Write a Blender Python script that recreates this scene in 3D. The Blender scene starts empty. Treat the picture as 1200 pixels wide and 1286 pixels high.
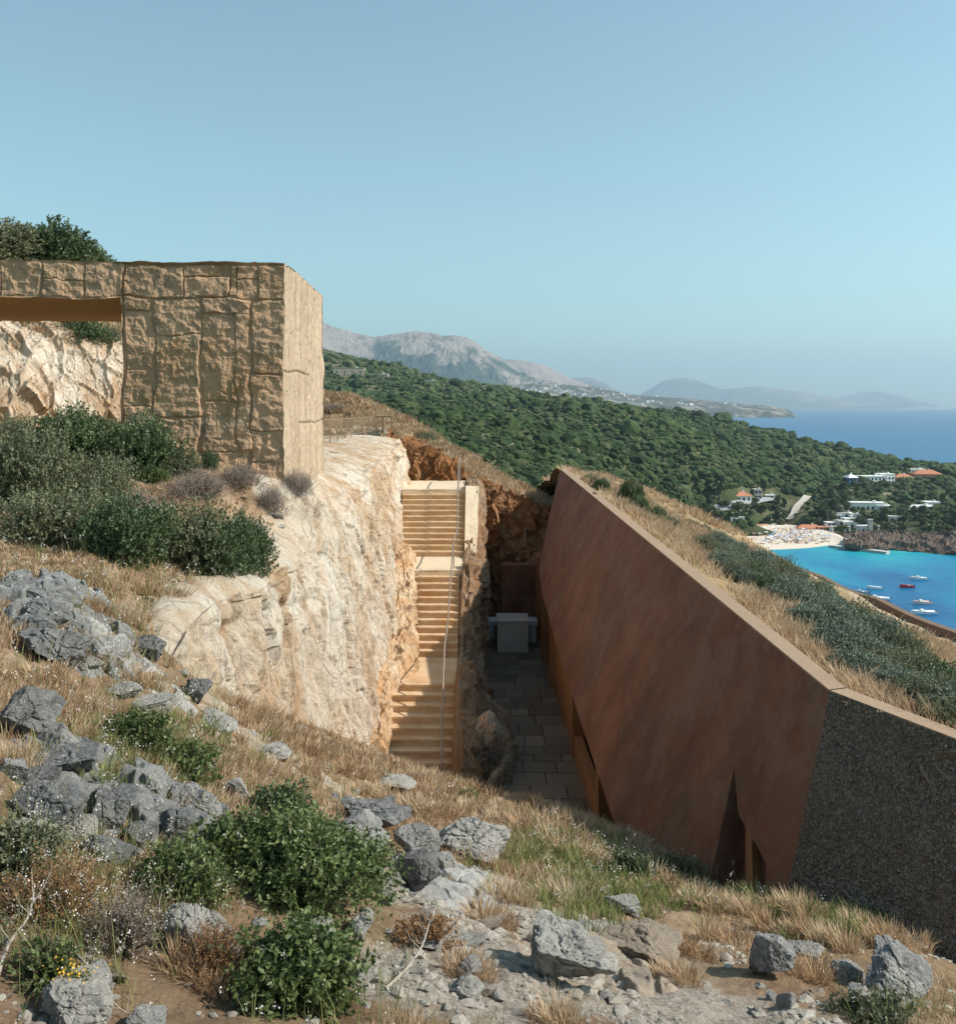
import bpy, math, random
import numpy as np
from mathutils import Vector
random.seed(7)
RNG = np.random.default_rng(11)
F, CX, CY = 1200.0, 600.0, 510.0
SEA = -77.0
sc = bpy.context.scene
C = bpy.data.collections.new('place'); sc.collection.children.link(C)

def P(u, v, Y): return ((u - CX) / F * Y, Y, -(v - CY) / F * Y)

# ---------------------------------------------------------------- noise
def _h(ix, iy, iz, s):
    h = (ix.astype(np.int64) * 374761393 + iy.astype(np.int64) * 668265263 + iz.astype(np.int64) * 2147483647 + s * 1274126177) & 0xffffffff
    h = ((h ^ (h >> 13)) * 1274126177) & 0xffffffff
    h = ((h ^ (h >> 16)) * 2246822519) & 0xffffffff
    return ((h ^ (h >> 15)) & 0xffffff) / float(0xffffff)
def vnoise(p, s=0):
    p = np.asarray(p, float); i = np.floor(p).astype(np.int64); f = p - i; f = f * f * f * (f * (f * 6 - 15) + 10)
    r = 0
    for dx in (0, 1):
        wx = f[:, 0] if dx else 1 - f[:, 0]
        for dy in (0, 1):
            wy = f[:, 1] if dy else 1 - f[:, 1]
            for dz in (0, 1):
                wz = f[:, 2] if dz else 1 - f[:, 2]
                r = r + wx * wy * wz * _h(i[:, 0] + dx, i[:, 1] + dy, i[:, 2] + dz, s)
    return r * 2 - 1
def fbm(p, o=4, s=0, lac=2.07, g=.5):
    p = np.asarray(p, float); a, t, n = 1., 0, 0
    for k in range(o):
        t = t + a * vnoise(p, s + k * 17); n += a; a *= g; p = p * lac + 3.7
    return t / n
def ridged(p, o=4, s=0):
    p = np.asarray(p, float); a, t, n = 1., 0, 0
    for k in range(o):
        t = t + a * (1 - np.abs(vnoise(p, s + k * 13)) * 2); n += a; a *= .5; p = p * 2.1 + 5.1
    return t / n
def worley(p, s=0):
    """F1, F2, random of the nearest cell"""
    p = np.asarray(p, float); i = np.floor(p).astype(np.int64)
    f1 = np.full(len(p), 9.); f2 = np.full(len(p), 9.); rid = np.zeros(len(p))
    for dx in (-1, 0, 1):
        for dy in (-1, 0, 1):
            for dz in (-1, 0, 1):
                cx, cy, cz = i[:, 0] + dx, i[:, 1] + dy, i[:, 2] + dz
                q = np.stack([cx + _h(cx, cy, cz, s), cy + _h(cx, cy, cz, s + 1), cz + _h(cx, cy, cz, s + 2)], 1)
                d = np.sqrt(((q - p) ** 2).sum(1)); m = d < f1
                f2 = np.where(m, f1, np.minimum(f2, d)); rid = np.where(m, _h(cx, cy, cz, s + 3), rid); f1 = np.where(m, d, f1)
    return f1, f2, rid
def vec_noise(p, sc_, amp, o=3, s=0):
    q = np.asarray(p) * sc_
    return np.stack([fbm(q, o, s + 100), fbm(q, o, s + 200), fbm(q, o, s + 300)], 1) * amp
def sstep(x): x = np.clip(x, 0, 1); return x * x * (3 - 2 * x)

class TPS:
    def __init__(self, pts, lam=1e-4):
        pts = np.asarray(pts, float); self.c = pts[:, :2].mean(0); self.k = pts[:, :2].std() + 1e-9
        X = (pts[:, :2] - self.c) / self.k; n = len(X); self.X = X
        K = self._u(X, X) + np.eye(n) * lam; Pm = np.hstack([np.ones((n, 1)), X])
        A = np.zeros((n + 3, n + 3)); A[:n, :n] = K; A[:n, n:] = Pm; A[n:, :n] = Pm.T
        self.w = np.linalg.solve(A, np.concatenate([pts[:, 2], np.zeros(3)]))
    def _u(self, a, b):
        r2 = ((a[:, None, :] - b[None, :, :]) ** 2).sum(-1)
        return r2 * np.log(r2 + 1e-12) * .5
    def __call__(self, x, y):
        x = np.asarray(x, float); sh = x.shape; x = x.ravel(); y = np.broadcast_to(np.asarray(y, float), sh).ravel()
        out = np.empty(len(x))
        for k in range(0, len(x), 20000):
            q = (np.stack([x[k:k + 20000], y[k:k + 20000]], 1) - self.c) / self.k
            out[k:k + 20000] = self._u(q, self.X) @ self.w[:-3] + self.w[-3] + q @ self.w[-2:]
        return out.reshape(sh)

# ---------------------------------------------------------------- mesh helpers
def me_np(name, V, Fc, mats, smooth=False, attrs=None, mi=None):
    V = np.ascontiguousarray(V, np.float32); Fc = np.ascontiguousarray(Fc, np.int32); n = Fc.shape[1]
    me = bpy.data.meshes.new(name)
    me.vertices.add(len(V)); me.vertices.foreach_set('co', V.ravel())
    me.loops.add(Fc.size); me.loops.foreach_set('vertex_index', Fc.ravel())
    me.polygons.add(len(Fc)); me.polygons.foreach_set('loop_start', np.arange(0, Fc.size, n, dtype=np.int32))
    me.polygons.foreach_set('loop_total', np.full(len(Fc), n, np.int32))
    me.polygons.foreach_set('use_smooth', np.full(len(Fc), bool(smooth)))
    for m in (mats if isinstance(mats, (list, tuple)) else [mats]): me.materials.append(m)
    if mi is not None: me.polygons.foreach_set('material_index', np.asarray(mi, np.int32))
    for k, a in (attrs or {}).items():
        at = me.attributes.new(k, 'FLOAT', 'POINT'); at.data.foreach_set('value', np.ascontiguousarray(a, np.float32))
    me.update(calc_edges=True)
    return me
def tag(o, label=None, cat=None, group=None, kind=None):
    if label: o['label'] = label
    if cat: o['category'] = cat
    if group: o['group'] = group
    if kind: o['kind'] = kind
    return o
def obj(name, me, parent=None, loc=None, **t):
    o = bpy.data.objects.new(name, me); C.objects.link(o)
    if parent is not None: o.parent = parent
    if loc is not None: o.location = loc
    return tag(o, **t)
def empty(name, loc=(0, 0, 0), rz=0, **t):
    o = bpy.data.objects.new(name, None); C.objects.link(o); o.location = loc; o.rotation_euler = (0, 0, rz); o.empty_display_size = .2
    return tag(o, **t)
def dup(o, loc=None, rot=None, scale=None, parent=None, **t):
    c = o.copy(); C.objects.link(c)
    if parent is not None: c.parent = parent
    if loc is not None: c.location = loc
    if rot is not None: c.rotation_euler = rot
    if scale is not None: c.scale = scale if hasattr(scale, '__len__') else (scale,) * 3
    for ch in list(o.children): dup(ch, parent=c)
    return tag(c, **t)
def quads(nu, nv, off=0):
    a = np.arange(nu * nv).reshape(nv, nu)
    return np.stack([a[:-1, :-1], a[:-1, 1:], a[1:, 1:], a[1:, :-1]], -1).reshape(-1, 4) + off
def catmull(pts, n):
    """pts (k,...) -> n samples along axis 0"""
    pts = np.asarray(pts, float); k = len(pts)
    t = np.linspace(0, k - 1, n); i = np.clip(np.floor(t).astype(int), 0, k - 2); f = (t - i).reshape((-1,) + (1,) * (pts.ndim - 1))
    p0 = pts[np.maximum(i - 1, 0)]; p1 = pts[i]; p2 = pts[i + 1]; p3 = pts[np.minimum(i + 2, k - 1)]
    return .5 * (2 * p1 + (p2 - p0) * f + (2 * p0 - 5 * p1 + 4 * p2 - p3) * f * f + (3 * p1 - p0 - 3 * p2 + p3) * f ** 3)
def patch(rows, nu, nv):
    """rows of world points (all rows the same length) -> (nv*nu,3)"""
    r = np.asarray(rows, float); r = catmull(r, nv); r = np.swapaxes(catmull(np.swapaxes(r, 0, 1), nu), 0, 1)
    return r.reshape(-1, 3)
def normals(V, nu, nv):
    g = V.reshape(nv, nu, 3); a = np.gradient(g, axis=1); b = np.gradient(g, axis=0)
    n = np.cross(a, b); n /= np.linalg.norm(n, axis=2, keepdims=True) + 1e-9
    return n.reshape(-1, 3)
def box_v(x0, x1, y0, y1, z0, z1):
    V = [(x, y, z) for z in (z0, z1) for y in (y0, y1) for x in (x0, x1)]
    return V, [(0, 2, 3, 1), (4, 5, 7, 6), (0, 1, 5, 4), (2, 6, 7, 3), (0, 4, 6, 2), (1, 3, 7, 5)]
class MB:
    def __init__(s): s.V, s.F = [], []
    def add(s, V, Fc):
        o = len(s.V); s.V += [tuple(v) for v in V]; s.F += [tuple(i + o for i in f) for f in Fc]; return s
    def box(s, *a): return s.add(*box_v(*a))
    def tube(s, pts, r, n=8, r2=None, cap=True):
        pts = [Vector(p) for p in pts]; o = len(s.V); m = len(pts)
        for i, p in enumerate(pts):
            d = (pts[min(i + 1, m - 1)] - pts[max(i - 1, 0)]).normalized()
            a = d.cross(Vector((0, 0, 1)))
            if a.length < 1e-3: a = Vector((1, 0, 0))
            a.normalize(); b = d.cross(a); rr = r if r2 is None else r + (r2 - r) * i / max(1, m - 1)
            for k in range(n):
                t = 2 * math.pi * k / n; s.V.append(tuple(p + a * math.cos(t) * rr + b * math.sin(t) * rr))
        for i in range(m - 1):
            for k in range(n):
                s.F.append((o + i * n + k, o + i * n + (k + 1) % n, o + (i + 1) * n + (k + 1) % n, o + (i + 1) * n + k))
        if cap:
            s.F.append(tuple(o + k for k in range(n))); s.F.append(tuple(o + (m - 1) * n + n - 1 - k for k in range(n)))
        return s
    def mesh(s, name, mat, smooth=False):
        me = bpy.data.meshes.new(name); me.from_pydata(s.V, [], s.F)
        me.materials.append(mat)
        if smooth: me.polygons.foreach_set('use_smooth', [True] * len(me.polygons))
        me.update(); return me
    def build(s, name, mat, parent=None, smooth=False, bevel=0, loc=None, **t):
        o = obj(name, s.mesh(name, mat, smooth), parent, loc, **t)
        if bevel:
            m = o.modifiers.new('b', 'BEVEL'); m.width = bevel; m.segments = 2; m.limit_method = 'ANGLE'
        return o

# ---------------------------------------------------------------- materials
class N:
    def __init__(s, name, rough=.9, spec=.3):
        s.m = bpy.data.materials.new(name); s.m.use_nodes = True; s.t = s.m.node_tree; s.n = s.t.nodes; s.l = s.t.links
        s.b = s.n['Principled BSDF']; s.b.inputs['Roughness'].default_value = rough; s.b.inputs['Specular IOR Level'].default_value = spec
        s._co = s.n.new('ShaderNodeTexCoord').outputs['Object']
    def _set(s, sock, v):
        if isinstance(v, bpy.types.NodeSocket): s.l.new(v, sock)
        elif hasattr(v, '__len__') and len(v) == 3 and sock.type == 'RGBA': sock.default_value = (*v, 1)
        else: sock.default_value = v
    def co(s, scale=(1, 1, 1), rot=(0, 0, 0), loc=(0, 0, 0)):
        m = s.n.new('ShaderNodeMapping'); s.l.new(s._co, m.inputs[0]); m.inputs['Scale'].default_value = scale; m.inputs['Rotation'].default_value = rot; m.inputs['Location'].default_value = loc
        return m.outputs[0]
    def nz(s, scale, det=6, rough=.6, co=None, dist=0, col=False):
        n = s.n.new('ShaderNodeTexNoise'); s.l.new(co or s._co, n.inputs['Vector']); n.inputs['Scale'].default_value = scale
        n.inputs['Detail'].default_value = det; n.inputs['Roughness'].default_value = rough; n.inputs['Distortion'].default_value = dist
        return n.outputs['Color' if col else 'Fac']
    def vor(s, scale, co=None, feat='F1', out='Distance', rnd=1):
        n = s.n.new('ShaderNodeTexVoronoi'); n.feature = feat; s.l.new(co or s._co, n.inputs['Vector']); n.inputs['Scale'].default_value = scale
        n.inputs['Randomness'].default_value = rnd
        return n.outputs[out]
    def ramp(s, f, stops, interp='LINEAR'):
        n = s.n.new('ShaderNodeValToRGB'); s._set(n.inputs[0], f); e = n.color_ramp.elements; n.color_ramp.interpolation = interp
        while len(e) < len(stops): e.new(.5)
        for k, (p, c) in enumerate(stops):
            e[k].position = p; e[k].color = (*c, 1) if hasattr(c, '__len__') else (c, c, c, 1)
        return n.outputs[0]
    def mix(s, f, a, b, mode='MIX'):
        n = s.n.new('ShaderNodeMix'); n.data_type = 'RGBA'; n.blend_type = mode; n.clamp_factor = True
        s._set(n.inputs[0], f); s._set(n.inputs[6], a); s._set(n.inputs[7], b); return n.outputs[2]
    def math(s, op, a, b=0., c=None, clamp=False):
        n = s.n.new('ShaderNodeMath'); n.operation = op; n.use_clamp = clamp; s._set(n.inputs[0], a); s._set(n.inputs[1], b)
        if c is not None: s._set(n.inputs[2], c)
        return n.outputs[0]
    def attr(s, name, out='Fac'):
        n = s.n.new('ShaderNodeAttribute'); n.attribute_name = name; return n.outputs[out]
    def rnd(s): return s.n.new('ShaderNodeObjectInfo').outputs['Random']
    def sep(s, i, co=None):
        n = s.n.new('ShaderNodeSeparateXYZ'); s.l.new(co or s._co, n.inputs[0]); return n.outputs[i]
    def geo(s, name): return s.n.new('ShaderNodeNewGeometry').outputs[name]
    def bump(s, h, dist=.02, strength=1.):
        n = s.n.new('ShaderNodeBump'); n.inputs['Distance'].default_value = dist; n.inputs['Strength'].default_value = strength; s._set(n.inputs['Height'], h)
        if s.b.inputs['Normal'].links: s.l.new(s.b.inputs['Normal'].links[0].from_socket, n.inputs['Normal'])
        s.l.new(n.outputs[0], s.b.inputs['Normal']); return s
    def col(s, c): s._set(s.b.inputs['Base Color'], c); return s
    def translucent(s, c, f=.3):
        t = s.n.new('ShaderNodeBsdfTranslucent'); s._set(t.inputs[0], c); mx = s.n.new('ShaderNodeMixShader'); mx.inputs[0].default_value = f
        out = s.n['Material Output']; s.l.new(s.b.outputs[0], mx.inputs[1]); s.l.new(t.outputs[0], mx.inputs[2]); s.l.new(mx.outputs[0], out.inputs[0]); return s

def flat(name, c, rough=.8, metal=0, var=.15, scale=3.):
    m = N(name, rough); n = m.nz(scale, 5)
    m.col(m.mix(n, tuple(x * (1 - var) for x in c), tuple(min(1, x * (1 + var)) for x in c))); m.b.inputs['Metallic'].default_value = metal
    return m.m

def mat_cliff(name, pale, cream, stain, dark, streak=(.9, .9, .28), st=(.45, .62), bump=.05, crack=True):
    m = N(name, .92, .2); cs = m.co(streak)
    n1 = m.nz(1.1, 8, .65, cs, .6); n2 = m.nz(2.6, 8, .7, m.co(streak, loc=(7, 3, 1)), .4); n3 = m.nz(.5, 5, .6, m.co((1, 1, .6), loc=(2, 9, 4)))
    c = m.mix(m.ramp(n1, [(.38, 0.), (.6, 1.)]), pale, cream)
    c = m.mix(m.ramp(m.math('ADD', m.math('MULTIPLY', n2, .6), m.math('MULTIPLY', n3, .5)), [(st[0], 0.), (st[1], 1.)]), c, stain)
    c = m.mix(m.ramp(m.nz(5, 9, .75, m.co((1, 1, .5))), [(.3, .75), (.42, 0.)]), c, dark)
    if crack:
        w = m.vor(1.3, m.mix(.2, m.co((1.3, 1.3, .4)), m.nz(3, 6, .7, col=True)), 'DISTANCE_TO_EDGE')
        c = m.mix(m.ramp(w, [(.0, .42), (.022, 0.)]), c, dark)
        m.bump(m.ramp(w, [(0., 0.), (.05, 1.)]), .025)
    c = m.mix(m.ramp(m.nz(3.2, 9, .8, m.co(tuple(k * 1.0 for k in streak), loc=(1, 8, 5))), [(.33, .75), (.43, 0.)]), c, tuple(k * 1.35 for k in dark)); c = m.mix(m.ramp(m.nz(7, 9, .8, m.co(loc=(6, 6, 1))), [(.58, 0.), (.7, .5)]), c, tuple(min(.82, k * 1.12) for k in pale)); m.bump(m.nz(4, 10, .75, cs), bump * 1.5); m.bump(m.nz(22, 8, .75), bump * .4)
    return m.col(c).m

M = {}
M['white_rock'] = mat_cliff('white_rock', (.76, .675, .57), (.68, .56, .43), (.55, .37, .23), (.2, .15, .11), st=(.49, .64), bump=.09)
M['ledge'] = mat_cliff('ledge_rock', (.66, .52, .37), (.62, .44, .28), (.52, .31, .16), (.2, .13, .08), (1, 1, .7))
M['orange_rock'] = mat_cliff('orange_rock', (.46, .28, .16), (.38, .20, .10), (.3, .135, .055), (.09, .055, .035), (1, 1, .8), (.42, .56), .09)
M['spur_rock'] = mat_cliff('spur_rock', (.42, .31, .22), (.34, .23, .15), (.34, .19, .1), (.1, .07, .05), (1, 1, .7), (.45, .62), .08)

def mat_steps():
    m = N('step_stone', .85, .25)
    n = m.nz(3, 8, .65); c = m.mix(n, (.56, .38, .22), (.68, .50, .325)); c = m.mix(m.ramp(m.nz(1.4, 6, .7, m.co((1, 1, 3))), [(.45, 0.), (.65, .8)]), c, (.50, .285, .13))
    c = m.mix(m.ramp(m.nz(14, 8, .8), [(.3, .5), (.4, 0.)]), c, (.3, .2, .12))
    m.bump(m.nz(18, 8, .7), .012); return m.col(c).m
M['steps'] = mat_steps()
def mat_parapet():
    m = N('parapet_stone', .9, .2); c = m.mix(m.nz(2.2, 8, .65), (.74, .62, .46), (.6, .45, .29))
    c = m.mix(m.ramp(m.nz(6, 8, .75), [(.3, .6), (.42, 0.)]), c, (.3, .2, .12)); m.bump(m.nz(9, 9, .7), .03); return m.col(c).m
M['parapet'] = mat_parapet()
def mat_gate():
    m = N('gate_stone', .93, .15)
    n = m.nz(.9, 8, .65); c = m.mix(n, (.68, .41, .245), (.82, .56, .37))
    c = m.mix(m.ramp(m.nz(2.2, 9, .7, m.co((1, 1, .6))), [(.5, 0.), (.66, .8)]), c, (.36, .27, .19))
    c = m.mix(m.ramp(m.nz(.7, 5, .6, m.co(loc=(4, 4, 9))), [(.52, 0.), (.7, .75)]), c, (.50, .28, .13))
    c = m.mix(m.ramp(m.attr('groove'), [(0., .0), (1., .4)]), c, (.33, .23, .15))
    c = m.mix(m.ramp(m.nz(30, 7, .8), [(.3, .55), (.42, 0.)]), c, (.2, .14, .1))
    c = m.mix(m.ramp(m.nz(40, 6, .8, m.co(loc=(1, 2, 3))), [(.6, 0.), (.72, .5)]), c, (.66, .55, .42))
    m.bump(m.nz(7, 12, .8), .10); m.bump(m.nz(38, 8, .85), .03)
    return m.col(c).m
M['gate'] = mat_gate()
def mat_gate_side():
    m = N('cast_stone', .9, .15); cs = m.co((1, 2.2, .22))
    c = m.mix(m.ramp(m.nz(1.6, 9, .7, cs), [(.35, 0.), (.62, 1.)]), (.52, .40, .29), (.37, .27, .185))
    c = m.mix(m.ramp(m.nz(6, 9, .75), [(.58, 0.), (.68, .7)]), c, (.62, .52, .40)); c = m.mix(m.ramp(m.nz(9, 9, .8), [(.34, .8), (.44, 0.)]), c, (.25, .18, .12)); c = m.mix(m.ramp(m.nz(1.1, 8, .7, m.co(loc=(3, 8, 2))), [(.5, 0.), (.66, .6)]), c, (.42, .31, .215)); c = m.mix(m.math('MULTIPLY', m.attr('groove'), .55), c, (.22, .16, .11))
    m.bump(m.nz(2.5, 9, .7, cs), .04); m.bump(m.nz(30, 8, .75), .012); return m.col(c).m
M['gate_side'] = mat_gate_side()
def mat_soffit():  # warm bounced light painted into the orange base colour of the underside
    m = N('soffit_bounce_stone', .8, .2); c = m.mix(m.nz(2, 8, .7, m.co((.4, 2, 1))), (.80, .43, .15), (.84, .52, .22)); m.bump(m.nz(6, 8), .02); return m.col(c).m
M['soffit'] = mat_soffit()
def mat_rust():
    m = N('rusty_plaster', .78, .3)
    s1 = m.co((.7, .7, .5)); n = m.nz(1.2, 9, .6, s1, .4); c = m.ramp(n, [(.3, (.105, .033, .016)), (.5, (.205, .068, .032)), (.7, (.28, .105, .052))])
    c = m.mix(m.ramp(m.nz(5, 8, .7, m.co((1.2, 1.2, .35))), [(.4, .0), (.7, .55)]), c, (.115, .055, .034))
    c = m.mix(m.ramp(m.nz(.55, 6, .65, m.co((1, 1, .5), loc=(9, 1, 3))), [(.44, 0.), (.7, .65)]), c, (.135, .082, .055))
    c = m.mix(m.ramp(m.nz(2.4, 8, .75, m.co(loc=(3, 3, 8))), [(.6, 0.), (.75, .3)]), c, (.29, .17, .11))
    c = m.mix(m.ramp(m.nz(50, 5, .8), [(.3, .35), (.4, 0.)]), c, (.10, .045, .03)); c = m.mix(m.ramp(m.nz(1.1, 10, .78, m.co(loc=(7, 2, 2))), [(.48, 0.), (.58, .6)]), c, (.21, .115, .075)); c = m.mix(m.ramp(m.nz(.9, 10, .8, m.co(loc=(1, 12, 5))), [(.52, 0.), (.6, .55)]), c, (.10, .045, .025)); c = m.mix(m.ramp(m.nz(2.2, 10, .8, m.co((1, 1, .25), loc=(11, 2, 5))), [(.6, 0.), (.66, .4)]), c, (.34, .19, .12)); c = m.mix(m.ramp(m.nz(7, 10, .8, m.co((1, 1, .5))), [(.3, .5), (.45, 0.)]), c, (.09, .04, .025))
    m.bump(m.nz(3, 8, .6), .03); m.bump(m.nz(40, 6, .7), .006)
    return m.col(c).m
M['rust'] = mat_rust()
def mat_orange_wall():
    m = N('rust_wall_plaster', .75, .3); c = m.ramp(m.nz(1.4, 8, .65, m.co((1, 1, .4))), [(.3, (.22, .09, .035)), (.7, (.34, .155, .06))])
    m.bump(m.nz(14, 6), .01); return m.col(c).m
M['rust_inner'] = mat_orange_wall()
M['coping'] = None
def mat_coping():
    m = N('coping_stone', .88, .2); c = m.mix(m.nz(1.6, 9, .7), (.29, .195, .13), (.40, .285, .195))
    c = m.mix(m.ramp(m.nz(8, 8, .8), [(.33, .5), (.45, 0.)]), c, (.25, .16, .1)); m.bump(m.nz(20, 8, .7), .012); return m.col(c).m
M['coping'] = mat_coping()
def mat_agg():
    m = N('aggregate_concrete', .6, .45)
    a = m.attr('peb'); r = m.vor(46, None, 'F1', 'Color')
    c = m.mix(m.ramp(m.sep(0, r), [(.1, 0.), (.95, 1.)]), (.075, .055, .042), (.33, .25, .185))
    big = m.nz(.8, 6, .65); c = m.mix(m.ramp(big, [(.4, 0.), (.62, .55)]), c, (.17, .105, .055))
    c = m.mix(m.ramp(m.nz(2.3, 8, .75, m.co(loc=(5, 5, 5))), [(.58, 0.), (.7, .5)]), c, (.36, .30, .25))
    c = m.mix(m.ramp(a, [(0., .8), (.4, 0.)]), c, (.045, .038, .033))
    c = m.mix(m.math('MULTIPLY', m.attr('scr'), .8), c, (.30, .21, .14)); c = m.mix(m.ramp(m.nz(.5, 8, .7, m.co(loc=(2, 7, 7))), [(.45, 0.), (.65, .55)]), c, (.19, .13, .09))
    m.bump(m.vor(46), .02, 1.); m.bump(m.nz(90, 4, .7), .004)
    return m.col(c).m
M['aggregate'] = mat_agg()
M['dark'] = flat('dark_recess', (.035, .02, .014), .8)  # near-black: painted shade in recesses, plain colour for motor and subsoil
M['metal'] = flat('weathered_steel', (.34, .27, .22), .5, .5)
M['brown_metal'] = flat('bronze_steel', (.28, .19, .12), .5, .4)
def mat_paving():
    m = N('paving_stone', .85, .25); c = m.mix(m.attr('rnd'), (.105, .07, .045), (.21, .145, .1)); c = m.mix(m.ramp(m.nz(3, 8, .7), [(.35, .5), (.6, 0.)]), c, (.16, .12, .09))
    m.bump(m.nz(12, 8, .7), .01); return m.col(c).m
M['paving'] = mat_paving()
M['altar'] = flat('pale_marble', (.55, .42, .345), .6, 0, .22, 5)
M['altar2'] = flat('white_marble', (.58, .58, .58), .5, 0, .1, 5)

def mat_ground():
    m = N('dry_soil', .96, .1)
    g = m.attr('gravel')
    soil = m.ramp(m.nz(1.3, 9, .68), [(.3, (.15, .09, .055)), (.5, (.32, .205, .13)), (.7, (.50, .37, .255))])
    lit = m.ramp(m.nz(7, 9, .75, m.co(loc=(2, 2, 2))), [(.3, (.13, .09, .055)), (.55, (.34, .24, .14)), (.75, (.46, .35, .22))])
    c = m.mix(m.ramp(m.nz(.9, 5, .6, m.co(loc=(8, 2, 1))), [(.4, 0.), (.6, .8)]), soil, lit)
    gr = m.ramp(m.nz(16, 8, .8), [(.3, (.22, .16, .115)), (.5, (.42, .335, .26)), (.7, (.60, .52, .44))])
    pv = m.vor(34, None, 'F1', 'Color'); gr = m.mix(.45, gr, m.ramp(m.sep(0, pv), [(0., (.2, .17, .14)), (1., (.6, .56, .5))]))
    c = m.mix(m.ramp(m.math('ADD', g, m.math('MULTIPLY', m.math('SUBTRACT', m.nz(3, 7, .7), .5), 1.2)), [(.35, 0.), (.65, 1.)]), c, gr)
    m.bump(m.nz(6, 9, .75), .06); m.bump(m.nz(34, 7, .75), .02); m.bump(m.vor(34), .01, .6)
    return m.col(c).m
M['ground'] = mat_ground()
def mat_dryhill():
    m = N('dry_hillside', .96, .1)
    c = m.ramp(m.nz(.5, 9, .7), [(.3, (.25, .17, .09)), (.5, (.38, .27, .155)), (.7, (.46, .35, .22))])
    c = m.mix(m.ramp(m.nz(1.3, 7, .7, m.co(loc=(4, 1, 1))), [(.55, 0.), (.7, .6)]), c, (.16, .15, .07))
    c = m.mix(m.ramp(m.nz(9, 8, .8), [(.35, .5), (.5, 0.)]), c, (.2, .13, .07))
    m.bump(m.nz(4, 9, .75), .1); return m.col(c).m
M['dryhill'] = mat_dryhill()
M['path'] = flat('sandy_path', (.38, .275, .185), .95, 0, .2, 2)
def mat_stone(name, a, b, lich=.4, dark=(.06, .06, .062)):
    m = N(name, .88, .25); oi = m.rnd()
    off = m.n.new('ShaderNodeVectorMath'); off.operation = 'ADD'; m.l.new(m._co, off.inputs[0])
    cm = m.n.new('ShaderNodeCombineXYZ'); m._set(cm.inputs[0], m.math('MULTIPLY', oi, 37.)); m._set(cm.inputs[1], m.math('MULTIPLY', oi, 11.)); m.l.new(cm.outputs[0], off.inputs[1]); m._co = off.outputs[0]
    c = m.mix(m.ramp(m.nz(3.2, 9, .68, None, .5), [(.33, 0.), (.64, 1.)]), a, b)
    c = m.mix(m.ramp(m.nz(9, 9, .75), [(.3, .7), (.46, 0.)]), c, dark)
    c = m.mix(m.ramp(m.nz(6, 9, .8, m.co(loc=(3, 1, 7))), [(.56, 0.), (.66, .65)]), c, (.56, .55, .52))
    c = m.mix(m.ramp(m.nz(3.1, 8, .8, m.co(loc=(1, 5, 2))), [(.66, 0.), (.7, lich)]), c, (.5, .27, .05))
    m.bump(m.nz(5, 10, .7, None, .6), .08); m.bump(m.nz(28, 8, .75), .018)
    return m.col(c).m
M['stone_grey'] = mat_stone('grey_limestone', (.29, .275, .26), (.52, .49, .455))
M['stone_pale'] = mat_stone('pale_limestone', (.40, .37, .335), (.58, .54, .48), .25, (.13, .12, .11))
M['stone_dark'] = mat_stone('dark_limestone', (.14, .137, .135), (.34, .33, .315), .3)
M['stone_tan'] = mat_stone('tan_rock', (.38, .30, .23), (.48, .38, .28), .1, (.16, .11, .08))

def mat_leaf(name, a, b, c3, tr=.25, rough=.45, spec=.4):
    m = N(name, rough, spec); r = m.attr('rnd'); o = m.rnd()
    c = m.ramp(r, [(0., a), (.5, b), (1., c3)])
    c = m.mix(m.math('MULTIPLY', o, .35), c, tuple(x * .6 for x in b))
    m.col(c).translucent(c, tr); return m.m
M['leaf_green'] = mat_leaf('green_leaves', (.055, .085, .028), (.115, .155, .05), (.26, .29, .11), .3)
M['leaf_dark'] = mat_leaf('dark_leaves', (.045, .07, .028), (.085, .125, .05), (.15, .185, .08), .2)
M['leaf_olive'] = mat_leaf('olive_leaves', (.085, .10, .05), (.16, .17, .09), (.27, .27, .16), .25, .6)
M['leaf_grey'] = mat_leaf('greygreen_leaves', (.10, .125, .09), (.18, .215, .155), (.30, .34, .26), .2, .55)
M['leaf_brown'] = mat_leaf('dry_twigs', (.16, .12, .10), (.28, .22, .18), (.36, .31, .27), .15, .8)
M['leaf_rust'] = mat_leaf('rust_leaves', (.22, .10, .04), (.34, .17, .07), (.42, .26, .12), .3, .7)
M['bark'] = flat('shrub_bark', (.17, .125, .09), .9, 0, .35, 12)
M['deadwood'] = flat('dead_wood', (.33, .28, .23), .9, 0, .3, 15)
def mat_grass(name, stops, tr=.35):
    m = N(name, .75, .2); c = m.ramp(m.attr('rnd'), stops); m.col(c).translucent(c, tr); return m.m
M['grass_dry'] = mat_grass('dry_grass', [(0., (.24, .14, .08)), (.3, (.41, .265, .155)), (.65, (.56, .405, .255)), (.88, (.64, .54, .40)), (1., (.25, .235, .115))])
M['grass_green'] = mat_grass('green_grass', [(0., (.10, .13, .035)), (.5, (.2, .23, .08)), (1., (.36, .34, .15))])
M['petal'] = flat('white_petals', (.62, .57, .54), .8)
M['yellow'] = flat('yellow_petals', (.65, .38, .04), .8)
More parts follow.
